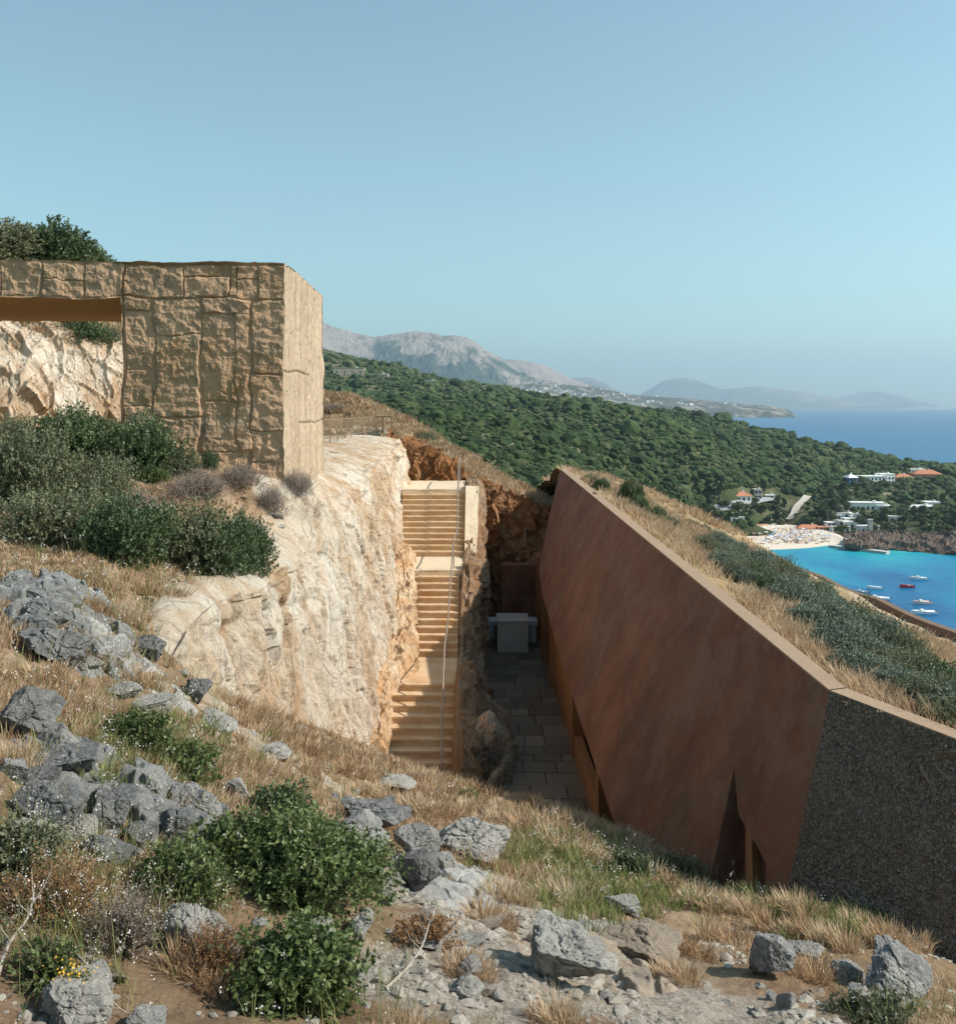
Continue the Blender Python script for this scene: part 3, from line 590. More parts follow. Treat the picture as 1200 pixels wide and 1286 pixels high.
def prism(pts, dvec, name, mat, parent, loc=None, bevel=0.):
    import bmesh
    bm = bmesh.new(); a = [bm.verts.new(p) for p in pts]; b = [bm.verts.new(p + dvec) for p in pts]
    f = bm.faces.new(a); g = bm.faces.new(list(reversed(b))); n_ = len(a)
    for i in range(n_): bm.faces.new((a[i], b[i], b[(i + 1) % n_], a[(i + 1) % n_]))
    bmesh.ops.triangulate(bm, faces=[f, g]); bmesh.ops.recalc_face_normals(bm, faces=bm.faces)
    me = bpy.data.meshes.new(name); bm.to_mesh(me); bm.free(); me.materials.append(mat); o = obj(name, me, parent, loc)
    if bevel:
        m = o.modifiers.new('b', 'BEVEL'); m.width = bevel; m.segments = 2; m.limit_method = 'ANGLE'
    return o
thick = -nrm * .3
prism(outl, thick, 'leaning_panel', M['rust'], RW, offr, .008)
# aggregate wall running on towards the right
dirr = Vector((1.14, -1.5, 0)).normalized()
T1 = Vector(P(1300, 967, 9.6)); T0 = K.copy(); BR = T1 + Vector(KB - K) * 1.15
AG = empty('aggregate_wall', (5, 11.5, -6), label='dark pebbly aggregate concrete wall meeting the rust-coloured wall at a slanted joint', cat='wall'); offa = -Vector(AG.location)
e2 = (KB - K) * 1.25; ng = (T1 - T0).cross(e2).normalized()
if ng.y > 0: ng = -ng
nu_, nv_ = 520, 330
s_ = np.linspace(0, 1.12, nu_); t_ = np.linspace(0, 1, nv_); S_, T_ = np.meshgrid(s_, t_)
V = np.array(T0)[None] + S_.reshape(-1, 1) * np.array(T1 - T0)[None] + T_.reshape(-1, 1) * np.array(e2)[None]
f1, f2, rid = worley(V * 26 + vec_noise(V, 8, .5), 91); g1, g2, rid2 = worley(V * 11 + vec_noise(V, 5, .5), 95)
peb = np.clip((f2 - f1) * 2.2, 0, 1); d = peb * .016 * (.4 + rid) + (rid2 > .8) * np.clip((g2 - g1) * 2, 0, 1) * .02 + fbm(V * 1.5, 4, 3) * .02
scr = np.zeros(len(V))
# long scratches and rough bands near the top right
def seg(p, a, b):
    a = np.array(a); b = np.array(b); ab = b - a; t = np.clip(((p - a) @ ab) / (ab @ ab), 0, 1); return np.linalg.norm(p - (a + t[:, None] * ab), axis=1)
def ong(u, v):
    dd = Vector(((u - CX) / F, 1, -(v - CY) / F)); return dd * (T0.dot(ng) / dd.dot(ng))
for a, b in (((1150, 946), (1206, 946)), ((1152, 955), (1170, 985)), ((1172, 958), (1192, 980)), ((1172, 960), (1230, 962)), ((1060, 1120), (1100, 1152))):
    q = seg(V + vec_noise(V, 6, .04), ong(*a), ong(*b)); e_ = np.exp(-(q / .016) ** 2); d += e_ * .03; scr = np.maximum(scr, e_)
V = V + d[:, None] * np.array(ng)[None]
o = obj('pebble_face', me_np('pebble_face', V, quads(nu_, nv_), M['aggregate'], attrs={'peb': peb, 'scr': scr}), AG); o.location = offa
back = [T0 - ng * .02, T0 + (T1 - T0) * 1.12 - ng * .02, T0 + (T1 - T0) * 1.12 + e2 - ng * .02, T0 + e2 - ng * .02]
prism(back, -ng * .24, 'wall_core', M['coping'], AG, offa)
# copings
def coping(parent, offs, pts, n_in, w_, name='coping'):
    V = []
    for p, nn in zip(pts, n_in):
        h = Vector((nn.x, nn.y, 0)).normalized(); a = p - h * .006; V += [a + Vector((0, 0, -.03)), a + Vector((0, 0, .012)), a + h * w_ + Vector((0, 0, .012)), a + h * w_ + Vector((0, 0, -.25))]
    V = np.array([tuple(v) for v in V]); m_ = len(pts); a = np.arange(m_ * 4).reshape(m_, 4)
    Q = np.concatenate([np.stack([a[:-1, k], a[1:, k], a[1:, (k + 1) % 4], a[:-1, (k + 1) % 4]], -1) for k in range(4)])
    o = obj(name, me_np(name, V, Q, M['coping']), parent); o.location = offs; return o
inw = -nrm
kn = (Vector((inw.x, inw.y, 0)).normalized() + Vector((-ng.x, -ng.y, 0)).normalized()).normalized()
coping(RW, offr, [A + (K - A) * t for t in np.linspace(0, .999, 20)], [inw] * 19 + [kn], .25)
coping(AG, offa, [T0 + (T1 - T0) * t for t in np.linspace(0.001, 1.12, 12)], [kn] + [-ng] * 11, .25)
# recessed wall, pilasters, dark openings below the leaning panel
ix = 2.05
def ibox(name, y0, y1, xo, th, zt0, bev=0., low=None):
    """wall strip whose top follows the lower edge of the leaning panel"""
    V = []
    for y in (y0, y1):
        xe_ = np.interp(y, [16, 31.9], [2.33, 2.03]); ze_ = np.interp(y, [16, 31.9], [-7.16, -5.5]) + zt0 if low is None else low
        V += [(xe_ + xo, y, -8.5), (xe_ + xo + th, y, -8.5), (xe_ + xo + th, y, ze_), (xe_ + xo, y, ze_)]
    return MB().add(V, [(0, 1, 2, 3), (7, 6, 5, 4), (0, 4, 5, 1), (1, 5, 6, 2), (2, 6, 7, 3), (3, 7, 4, 0)]).build(name, M['rust_inner'], RW, loc=offr, bevel=bev)
ibox('recessed_wall', 23.2, 28.6, .14, .25, .2); ibox('recessed_wall', 31.6, 34.3, .5, .25, .4)
for y0, y1 in ((18.6, 18.95), (22.9, 23.2), (28.6, 28.85), (31.4, 31.6), (34.3, 34.6)): ibox('pilaster', y0, y1, .06, .4, .1)
ibox('parapet', 18.95, 22.9, .1, .2, 0, .01, -7.9)
MB().box(ix + 1.6, ix + 1.9, 13, 36.4, -9, -4.6).build('inner_shade_wall', M['dark'], RW, loc=offr)  # near-black backing paints the interior shade seen through the openings
MB().box(ix + .45, ix + 3.2, 35.9, 36.6, -9, -2.9).build('end_wall', M['rust'], RW, loc=offr) if False else None
# slim post and near-black sheet painting the shade inside the tent-shaped notch
pn = [onp(919, 970), onp(925.5, 1021), onp(927, 1140), onp(917, 1140)]
prism([p + (-nrm) * .2 for p in pn], -nrm * .1, 'post', M['rust_inner'], RW, offr)
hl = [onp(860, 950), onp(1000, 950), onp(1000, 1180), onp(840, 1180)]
prism([p + (-nrm) * .75 for p in hl], -nrm * .1, 'niche_shade', M['dark'], RW, offr)

# ================================================================ masonry gateway
GW = empty('stone_gateway', (-7.4, 20, -1.6), label='massive block-patterned stone gateway with a long lintel standing above the white cliff', cat='gateway'); offg = -Vector(GW.location)
d1 = Vector((-.0325, 1, 0)).normalized(); d0 = Vector((1, .0325, 0)).normalized()
Cn = Vector(P(357, 329, 20)); Cn.z = (CY - 329) / F * 20
BL = [(0, 8, 228, 350), (10, 140, 228, 350), (148, 295, 228, 288), (150, 290, 292, 350), (300, 440, 228, 350), (445, 660, 238, 352), (662, 820, 278, 356), (665, 780, 238, 274), (826, 846, 240, 352), (850, 925, 284, 356), (850, 925, 238, 280), (930, 1024, 238, 362),
      (447, 545, 358, 400), (447, 545, 405, 608), (447, 548, 615, 745), (447, 548, 750, 830), (557, 718, 360, 488), (557, 712, 493, 780), (557, 708, 786, 940), (728, 900, 360, 414), (725, 843, 420, 728), (728, 843, 735, 905), (728, 843, 910, 1060), (849, 898, 410, 905), (908, 1024, 368, 622), (902, 1024, 630, 832), (902, 1024, 837, 950), (902, 1024, 955, 1090), (447, 548, 835, 1000), (557, 708, 945, 1090),
      (-140, -8, 228, 350), (-330, -148, 228, 290), (-330, -148, 295, 350)]
def relief(Wp, sx, sz):
    """Wp world points on the front plane -> outward displacement, groove mask"""
    u = CX + Wp[:, 0] / Wp[:, 1] * F; v = CY - Wp[:, 2] / Wp[:, 1] * F; q = np.stack([Wp[:, 0], Wp[:, 2], Wp[:, 0] * 0], -1)
    wob = fbm(q * 2.2, 3, 5) * 3.2 + fbm(q * 9, 3, 6) * 1.2; wob2 = fbm(q * 2.2 + 9, 3, 8) * 3.2 + fbm(q * 9 + 4, 3, 7) * 1.2
    zx = u * 2.857 + wob * 2.6; zy = (v - 250) * 2.857 + wob2 * 2.6
    D = np.full(len(u), -30.); hh = np.zeros(len(u))
    for k, (a, b, c_, d_) in enumerate(BL):
        dd = np.minimum(np.minimum(zx - a, b - zx), np.minimum(zy - c_, d_ - zy)); m = dd > D; D = np.where(m, dd, D); hh = np.where(m, ((k * 7919) % 13) / 13., hh)
    prof = sstep((D + 3) / (4. + 4 * hh))
    wk_ = np.clip(.5 + 1.6 * fbm(q * 1.1, 3, 29), .12, 1); d = -.03 + prof * (.012 + .035 * hh) * 1 + (prof - 1) * .035 * wk_ + fbm(q * 1.6, 5, 11) * .04 + fbm(q * 9, 5, 12) * .022 + (ridged(q * 4, 5, 14) - .4) * .022
    return d, (1 - sstep((D + 3) / 6.)) * np.clip(.55 + 1.5 * fbm(q * 1.3, 3, 19), 0, 1)
def face_grid(name, o, eu, ev, nu, nv, nrm_, parent, mat, rel_=False, seed=0):
    s, t = np.meshgrid(np.linspace(0, 1, nu), np.linspace(0, 1, nv)); s = s.ravel()[:, None]; t = t.ravel()[:, None]
    V = np.array(o) + s * np.array(eu) + t * np.array(ev); base = V.copy()
    V = V + vec_noise(base, 1.1, .06, 4, 400) + vec_noise(base, 6, .022, 3, 410); gr = np.zeros(len(V))
    if name == 'r':
        q = np.stack([base[:, 1], base[:, 2], base[:, 0] * 0], 1); wv = fbm(q * 1.5, 3, 71) * .06
        gr = np.maximum.reduce([np.exp(-((base[:, 2] + wv - .75) / .03) ** 2) * (base[:, 1] < 23.5), np.exp(-((base[:, 1] + wv - 22.1) / .03) ** 2), np.exp(-((base[:, 2] + wv + .4) / .03) ** 2) * (base[:, 1] > 22), np.exp(-((base[:, 1] + wv - 24.2) / .025) ** 2) * (base[:, 2] > .2)])
        V = V + (-.035 * gr + (ridged(q * np.array([2.2, .5, 1]), 5, 73) - .4) * .04 - .05 * np.clip(fbm(q * 7, 3, 75) - .35, 0, 1))[:, None] * np.array(nrm_)
    if rel_:
        d, gr = relief(base, 0, 0); ed = np.minimum(s, 1 - s)[:, 0] * Vector(eu).length; et = np.minimum(t, 1 - t)[:, 0] * Vector(ev).length
        V = V + (d * sstep((et + .0) / .07) * (sstep(ed / .07) if rel_ == 2 else sstep((1 - s[:, 0]) * Vector(eu).length / .07)))[:, None] * np.array(nrm_)
    o_ = obj(name, me_np(name, V, quads(nu, nv), mat, attrs={'groove': gr}), parent); o_.location = offg; return o_
zt_, zb_ = Cn.z, -2.6; hgt = zt_ - zb_; wp = 3.37; dep = 6.3
TL = Cn - d0 * wp
PL = obj('pillar', None, GW) if False else None
def merged(name, parts, parent):
    """join grids of one solid into one mesh object"""
    Vs, Fs, gs, mi, mats, o = [], [], [], [], [], 0
    for p in parts:
        me = p.data; n_ = len(me.vertices); v = np.empty(n_ * 3, np.float32); me.vertices.foreach_get('co', v); Vs.append(v.reshape(-1, 3)); f = np.empty(len(me.polygons) * 4, np.int32); me.loops.foreach_get('vertex_index', f); Fs.append(f.reshape(-1, 4) + o); o += n_
        g = np.empty(n_, np.float32); me.attributes['groove'].data.foreach_get('value', g); gs.append(g)
        if me.materials[0] not in mats: mats.append(me.materials[0])
        mi.append(np.full(len(me.polygons), mats.index(me.materials[0]))); bpy.data.objects.remove(p)
    o_ = obj(name, me_np(name, np.concatenate(Vs), np.concatenate(Fs), mats, attrs={'groove': np.concatenate(gs)}, mi=np.concatenate(mi)), parent); o_.location = offg; return o_
dn = Vector((0, 0, -hgt))
merged('pillar', [face_grid('f', TL, d0 * wp, dn, 330, 560, -d1, GW, M['gate'], 1),
    face_grid('r', Cn, d1 * dep, dn, 260, 300, d0, GW, M['gate_side']), face_grid('t', TL, d0 * wp, d1 * dep, 90, 90, Vector((0, 0, 1)), GW, M['gate_side']),
    face_grid('l', TL + d1 * dep, -d1 * dep, dn, 90, 120, -d0, GW, M['gate_side']), face_grid('b', Cn + d1 * dep, -d0 * wp, dn, 60, 90, d1, GW, M['gate_side'])], GW)
lw, lh, ld = 8.5, .78, 5.4; TL2 = TL - d0 * lw
merged('lintel', [face_grid('f', TL2, d0 * lw, Vector((0, 0, -lh)), 560, 90, -d1, GW, M['gate'], 1), face_grid('t', TL2, d0 * lw, d1 * ld, 160, 60, Vector((0, 0, 1)), GW, M['gate_side']),
    face_grid('u', TL2 - Vector((0, 0, lh)), d0 * lw, d1 * ld, 160, 60, Vector((0, 0, -1)), GW, M['soffit']), face_grid('b', TL2 + d1 * ld, d0 * lw, Vector((0, 0, -lh)), 60, 10, d1, GW, M['gate_side'])], GW)

# ================================================================ steel railing on the plateau
r0 = Vector(P(404, 565, 32.4)); r1 = Vector(P(470, 552, 42)); r2 = Vector(P(492, 552, 41.5))
RL = empty('steel_railing', tuple(r0), label='thin brown steel mesh railing on the pale rock beside the gateway', cat='railing'); offl = -r0
up = Vector((0, 0, 1.0))
tr_ = MB(); tr_.tube([r0 - (r1 - r0) * .3 + up, r1 + up, r2 + up], .022, 6); tr_.build('top_rail', M['brown_metal'], RL, loc=offl)
for k in range(9):
    p = r0 + (r1 - r0) * (k / 8); MB().tube([p - up * .12, p + up], .02, 6).build('post', M['brown_metal'], RL, loc=offl)
for k in range(1, 3):
    p = r1 + (r2 - r1) * (k / 2); MB().tube([p - up * .12, p + up], .026, 6).build('post', M['brown_metal'], RL, loc=offl)
msh = MB()
for a, b, nb in ((r0 - (r1 - r0) * .25, r1, 110), (r1, r2, 14)):
    for k in range(nb):
        p = a + (b - a) * ((k + .5) / nb); msh.tube([p + up * .38, p + up * .98], .006, 3, cap=False)
    msh.tube([a + up * .38, b + up * .38], .012, 4)
msh.build('bar_infill', M['brown_metal'], RL, loc=offl)
def on_sea0(u, v, z=SEA): Y = -z * F / (v - CY); return ((u - CX) / F * Y, Y, z)
# ================================================================ far green hillside and bay
gp = [P(*p) for p in [(250, 395, 1500), (405, 444, 1400), (450, 458, 1370), (500, 466, 1350), (560, 482, 1300), (630, 491, 1250), (700, 506, 1200), (800, 520, 1150), (900, 531, 1100), (1000, 553, 1000), (1100, 576, 930), (1200, 590, 880), (1350, 603, 850),
      (300, 500, 800), (405, 515, 700), (500, 540, 600), (600, 560, 550), (700, 575, 550), (800, 590, 560), (900, 598, 620), (1000, 594, 740), (1100, 598, 790), (1200, 604, 800), (1060, 612, 720), (1170, 616, 730),
      (400, 590, 280), (480, 600, 270), (600, 625, 260), (700, 650, 300), (800, 650, 380), (870, 652, 450), (920, 645, 570), (1000, 645, 610), (1040, 640, 620), (1100, 648, 600), (1200, 652, 585), (1330, 655, 580)]]
gp += [P(*p)[:2] + (SEA + .4,) for p in [(900, 668, 585), (960, 667, 588), (1010, 665, 590), (1045, 668, 570), (1090, 672, 552)]]
gp += [(P(u, v, y)[0], y, SEA - .3) for u, v, y in [(900, 700, 505), (960, 690, 522), (1010, 690, 524), (1045, 685, 534), (1090, 690, 516), (1130, 693, 506), (1200, 700, 488), (1300, 705, 475)]]
gp += [(P(u, v, y)[0], y, SEA - 10) for u, v, y in [(900, 700, 440), (1000, 700, 430), (1100, 700, 430), (1200, 700, 420), (1330, 700, 400), (900, 0, 300), (1100, 0, 300), (1250, 0, 280)]]
gp += [on_sea0(u, v, SEA + .3) for u, v in [(880, 672), (905, 664), (920, 676), (950, 662), (950, 676), (985, 659), (985, 672), (1010, 664), (1020, 674)]]
gp += [(x * 1.0, y, -95.) for x, y in [(-300, 2200), (0, 2000), (300, 1700), (480, 1350), (600, 1150), (800, 1050)]] + [(P(700, 506, 1200)[0] + 30, 1500, -30), (-150, 1750, 40)]
Gz0 = TPS(gp, 1e-4)
def Gz(x, y):
    x = np.asarray(x, float); y = np.asarray(y, float); q = np.stack([x, y, x * 0], -1).reshape(-1, 3); b = Gz0(x, y)
    n_ = (fbm(q * .006, 5, 61) * 9 + ridged(q * .012, 3, 66) * 4).reshape(b.shape) * sstep((b - SEA) / 40) * sstep((np.asarray(y) - 250) / 250)
    return b + n_
def mat_hill():
    m = N('scrub_floor', .95, .1)
    c = m.ramp(m.nz(.02, 9, .7), [(.35, (.04, .05, .022)), (.52, (.075, .085, .036)), (.66, (.19, .16, .095))])
    c = m.mix(m.ramp(m.nz(.011, 7, .7, m.co(loc=(50, 10, 5))), [(.60, 0.), (.68, .9)]), c, (.34, .29, .22))
    c = m.mix(m.ramp(m.nz(.12, 6, .7), [(.35, .6), (.5, 0.)]), c, (.03, .045, .02)); m.bump(m.nz(.12, 6, .7), 2.)
    return m.col(c).m
M['hill'] = mat_hill()
ua = np.linspace(-200, 1500, 430); Ya = np.concatenate([np.geomspace(235, 700, 190), np.geomspace(703, 1500, 190), np.linspace(1510, 2100, 20)])
U, YY = np.meshgrid(ua, Ya); X = (U - CX) / F * YY; Z = Gz(X, YY); V = np.stack([X, YY, Z], -1).reshape(-1, 3)
obj('green_hillside', me_np('green_hillside', V, quads(len(ua), len(Ya)), M['hill'], True), kind='structure')

def rnd_on(n, u0, u1, y0, y1, seed):
    r = np.random.default_rng(seed); u = r.uniform(u0, u1, n); Y = np.exp(r.uniform(math.log(y0), math.log(y1), n)); return (u - CX) / F * Y, Y, r
def ico(sub):
    import bmesh
    bm = bmesh.new(); bmesh.ops.create_icosphere(bm, subdivisions=sub, radius=1); V = np.array([v.co[:] for v in bm.verts]); Fc = np.array([[v.index for v in f.verts] for f in bm.faces]); bm.free(); return V, Fc
def blobs(name, pos, size, rs, seed, mat, sub=2, **t):
    bv, bf = ico(sub); n = len(pos); out = np.empty((n, len(bv), 3), np.float32); tm = []
    for k in range(8):
        q = bv * 1.6 + k * 9.1; tm.append(bv * (1 + .6 * fbm(q, 3, k)[:, None] + .34 * fbm(q * 3, 2, k + 5)[:, None]))
    tm = np.array(tm); kk = rs.integers(0, 8, n); an = rs.uniform(0, 6.28, n); T = tm[kk]; c, s = np.cos(an)[:, None], np.sin(an)[:, None]
    out[:, :, 0] = (T[:, :, 0] * c - T[:, :, 1] * s) * size[:, 0:1] + pos[:, 0:1]; out[:, :, 1] = (T[:, :, 0] * s + T[:, :, 1] * c) * size[:, 0:1] + pos[:, 1:2]; out[:, :, 2] = T[:, :, 2] * size[:, 1:2] + pos[:, 2:3]
    Fa = (bf[None] + (np.arange(n) * len(bv))[:, None, None]).reshape(-1, 3)
    return obj(name, me_np(name, out.reshape(-1, 3), Fa, mat, False, {'rnd': np.repeat(rs.uniform(0, 1, n), len(bv))}), **t)
def mat_scrub():
    m = N('scrub_foliage', .85, .15); r = m.attr('rnd'); c = m.ramp(r, [(0., (.022, .042, .016)), (.45, (.045, .078, .026)), (.8, (.075, .115, .04)), (1., (.12, .13, .06))])
    c = m.mix(m.ramp(m.nz(.5, 6, .8), [(.35, .6), (.55, 0.)]), c, (.018, .032, .012)); c = m.mix(m.ramp(m.nz(.008, 4, .6), [(.45, 0.), (.65, .5)]), c, (.10, .14, .05))
    m.bump(m.nz(.9, 6, .8), 1.2); return m.col(c).m
M['scrub'] = mat_scrub()
Gz_true = Gz; Gz = Field(Gz_true, -420, 760, 235, 1500, 900, 1100)
x, y, r = rnd_on(190000, -60, 1330, 250, 1420, 5)
z = Gz(x, y); nz_ = np.clip((Gz(x, y + 3) - Gz(x, y - 3)) / 6 - z / y, .11, 1); kp = (r.random(len(x)) < nz_ * 1.25 * (700 / y) ** .3); x, y, z = x[kp], y[kp], z[kp]; k_ = r.permutation(len(x))[:46000]; x, y, z = x[k_], y[k_], z[k_]; q = np.stack([x, y, x * 0], -1); dens = fbm(q * .011, 4, 77); u_ = CX + x / y * F; v_ = CY - z / y * F
ok = (z > SEA + 3) & ((dens > -.42 + .34 * r.random(len(x))) | (r.random(len(x)) < .6)) & ~((y > 480) & (u_ > 895) & (z < SEA + 6)) & ~((u_ > 1035) & (u_ < 1100) & (v_ > 642)) & ~((u_ > 985) & (u_ < 1021) & (v_ > 622)) & ~((u_ > 892) & (u_ < 985) & (v_ > 612) & (v_ < 652) & (y > 400))
x, y, z = x[ok], y[ok], z[ok]; sz_ = np.clip(r.lognormal(.42, .48, len(x)), .6, 5) * (y / 700) ** .75 * np.where(r.random(len(x)) > .95, 1.5, 1)
blobs('maquis_scrub', np.stack([x, y, z + sz_ * .25], 1), np.stack([sz_ * 1.1, sz_ * .85], 1), r, 9, M['scrub'], 2, kind='stuff')

# ---- sea
def mat_sea():
    m = N('sea_water', .35, .2); x = m.sep(0); y = m.sep(1)
    n = m.nz(.012, 6, .65, m.co((1, .45, 1))); n2 = m.nz(.03, 5, .6, m.co((1, .4, 1), loc=(5, 5, 5)))
    # depth of the bay: shallow by the beach, deep towards its mouth
    d = m.math('ADD', m.math('MULTIPLY', m.math('SUBTRACT', 524., y), 1 / 240.), m.math('MULTIPLY', m.math('ABSOLUTE', m.math('SUBTRACT', x, 165.)), 1 / 620.))
    d = m.math('ADD', d, m.math('MULTIPLY', m.math('SUBTRACT', n, .5), 1.1)); d = m.math('ADD', d, m.math('MULTIPLY', m.math('SUBTRACT', n2, .5), 1.1))
    bay = m.ramp(d, [(0., (.11, .50, .50)), (.1, (.012, .34, .41)), (.38, (.003, .22, .36)), (.62, (.002, .125, .28)), (.9, (.001, .06, .17))])
    far = m.mix(m.nz(.0012, 6, .6, m.co((.25, 1, 1))), (.008, .085, .20), (.016, .125, .26))
    c = m.mix(m.ramp(m.math('MULTIPLY', m.math('SUBTRACT', y, 600.), .003), [(0., 0.), (1., 1.)]), bay, far)
    m.bump(m.nz(.35, 6, .65, m.co((.6, 1, 1))), .35); m.bump(m.nz(.02, 5, .6, m.co((.3, 1, 1))), 2.); return m.col(c).m
M['sea'] = mat_sea()
sx = np.concatenate([-np.geomspace(40000, 400, 14), np.linspace(-300, 800, 12), np.geomspace(1000, 40000, 14)]); sy_ = np.concatenate([np.linspace(130, 900, 12), np.geomspace(1000, 30500, 20)])
XX, YY = np.meshgrid(sx, sy_); V = np.stack([XX, YY, XX * 0 + SEA], -1).reshape(-1, 3); obj('sea', me_np('sea', V, quads(len(sx), len(sy_)), M['sea'], True), kind='structure')

# ---- beach, road, track
M['sand'] = flat('beach_sand', (.66, .56, .45), .95, 0, .12, .2); M['asphalt'] = flat('road_surface', (.30, .30, .30), .9, 0, .1, .3); M['track'] = flat('pale_track', (.52, .46, .38), .95, 0, .15, .2)
sh = [(860, 694), (915, 691), (940, 690.5), (965, 689.5), (1000, 688), (1025, 686), (1045, 683.5), (1062, 684)]; bk = [(860, 668), (905, 663), (935, 661), (960, 660), (985, 657), (1010, 662), (1040, 668), (1064, 678)]
def on_sea(u, v, z=SEA): Y = -z * F / (v - CY); return ((u - CX) / F * Y, Y, z)
rows = [[on_sea(u, v + 2.5, SEA - .5) for u, v in sh], [on_sea(u, v, SEA + .12) for u, v in sh], [on_sea(*(np.array(a) * .6 + np.array(b) * .4), SEA + 1.1) for a, b in zip(sh, bk)], [on_sea(u, v, SEA + 1.9) for u, v in bk], [on_sea(u, v - 2, SEA - 1.) for u, v in bk]]
obj('beach', me_np('beach', patch(rows, 120, 50), quads(120, 50), M['sand'], True), kind='structure')
def hitG(u, v): return hit(u, v, Gz, 240, 1450, 2400)
def ribbon(name, pts, wd, mat, lift=.6):
    P3 = catmull(np.array([hitG(*p) for p in pts]), 60); d = np.gradient(P3[:, :2], axis=0); nn = np.stack([-d[:, 1], d[:, 0]], 1); nn /= np.linalg.norm(nn, axis=1, keepdims=True)
    V = []
    for s in (-1, 0, 1):
        xy = P3[:, :2] + nn * s * wd / 2; V.append(np.stack([xy[:, 0], xy[:, 1], np.maximum(Gz(xy[:, 0], xy[:, 1]), P3[:, 2]) + lift], 1))
    return obj(name, me_np(name, np.concatenate(V), quads(60, 3), mat, True), kind='structure')
ribbon('road', [(898, 646), (915, 643), (935, 638), (955, 633), (975, 630)], 5, M['asphalt'], 1.6)
ribbon('track', [(991, 656), (997, 648), (1000, 640), (1008, 632), (1014, 626)], 5, M['track'], 1.8)

# ---- rocky shore and low sea walls on the right
rows = [[P(*p) for p in r_] for r_ in [[(1056, 678, 560), (1085, 673, 560), (1120, 672, 555), (1150, 671, 548), (1180, 669, 540), (1230, 668, 530), (1300, 668, 520)], [(1058, 681, 545), (1088, 679, 538), (1120, 679, 532), (1150, 678, 525), (1180, 677, 518), (1230, 677, 512), (1300, 676, 508)]]]
rows.append([on_sea(u, v, SEA + 3) for u, v in [(1060, 684), (1090, 686), (1120, 684), (1150, 686), (1180, 687), (1230, 690), (1300, 692)]]); rows.append([on_sea(u, v, SEA - 2) for u, v in [(1062, 689), (1092, 693), (1120, 696), (1150, 699), (1180, 702), (1230, 706), (1300, 710)]])
M['shore'] = mat_cliff('shore_rock', (.12, .11, .1), (.19, .165, .145), (.2, .125, .09), (.05, .042, .036), (.2, .2, .2), (.45, .6), .5, False)
rockpatch('rocky_shore', rows, 190, 70, M['shore'], 2.2, .10, .6, 131, 1, kind='structure')
M['concrete'] = flat('pale_concrete', (.52, .48, .43), .9, 0, .12, .2); M['darkwall'] = flat('dark_masonry', (.12, .105, .095), .9, 0, .3, .3)
def seawall(u0, v0, u1, v1, z, h, dp, mat, label, name='sea_wall'):
    a = Vector(on_sea(u0, v0, z)); b_ = Vector(on_sea(u1, v1, z)); d = (b_ - a); L = d.length; o = empty(name, tuple(a), math.atan2(d.y, d.x), label=label, cat='sea wall')
    MB().box(0, L, 0, dp, -2, h).build('wall_body', mat, o); MB().box(-.2, L + .2, -.2, dp + .2, h + .003, h + .35).build('coping', M['concrete'], o); return o
seawall(1040, 687.5, 1112, 696, SEA, .9, 4, M['concrete'], 'pale low concrete quay running from the beach along the turquoise water')
# ---- far mountains and headland
def mat_mtn(name, rock, scrub, amt, sc_):
    m = N(name, .95, .1); n = m.nz(sc_, 10, .72); st = m.math('ADD', m.math('MULTIPLY', m.nz(sc_ * .5, 9, .7, m.co(loc=(3, 3, 3))), .9), m.math('MULTIPLY', m.attr('hgt'), amt))
    c = m.mix(m.ramp(st, [(.80, 0.), (.88, 1.)]), scrub, m.mix(n, tuple(a * .7 for a in rock), tuple(min(1, a * 1.25) for a in rock)))
    c = m.mix(m.ramp(n, [(.36, .6), (.5, 0.)]), c, tuple(a * .6 for a in scrub)); m.bump(m.nz(sc_ * 2, 10, .75), 40.); return m.col(c).m
def ridge(name, prof, Yt, Yf, seed, mat, amp, nu=260, nv=90, f0=.002, base=505):
    us = np.linspace(prof[0][0], prof[-1][0], nu); vs = np.interp(us, [p[0] for p in prof], [p[1] for p in prof]); V = np.empty((nv, nu, 3)); hg = np.empty((nv, nu))
    ct = (us - CX) / F * Yt; zt = (CY - vs) / F * Yt
    for j, t in enumerate(np.linspace(0, 1.35, nv)):
        tt = min(t, 1); Y = Yf + (Yt - Yf) * t; k = tt ** 1.35 if t <= 1 else 1 - (t - 1) * 1.6; q = np.stack([ct, np.full(nu, Y), ct * 0], 1)
        n_ = fbm(q * f0, 5, seed) * .6 + (ridged(q * f0 * 1.6 + vec_noise(q, f0, .4, 3, seed), 5, seed + 5) - .35) + .38 * (ridged(q * f0 * 6.5 + vec_noise(q, f0 * 3, .5, 3, seed), 5, seed + 6) - .35)
        V[j, :, 0] = ct * (1 if t > 1 else (.8 + .2 * tt)); V[j, :, 1] = Y + n_ * amp * 1.2 * (1 - abs(2 * tt - 1)); V[j, :, 2] = SEA - 20 + (zt - SEA + 20) * k + n_ * amp * np.clip(1 - abs(2 * tt - 1.1), .06, 1) * np.clip((zt - SEA) / 300, .1, 1); hg[j] = tt
    return obj(name, me_np(name, V.reshape(-1, 3), quads(nu, nv), mat, True, {'hgt': hg.ravel()}), kind='structure')
ridge('mountain', [(250, 360), (330, 380), (380, 396), (405, 405), (430, 412), (450, 417), (470, 421), (490, 419), (520, 417), (545, 421), (555, 424), (570, 422), (585, 424), (600, 431), (612, 440), (630, 450), (660, 469), (700, 487), (740, 497), (800, 506)], 9000, 7200, 201, mat_mtn('mountain_rock', (.37, .31, .26), (.06, .085, .06), .5, .004), 300, 620, 200, .0016)
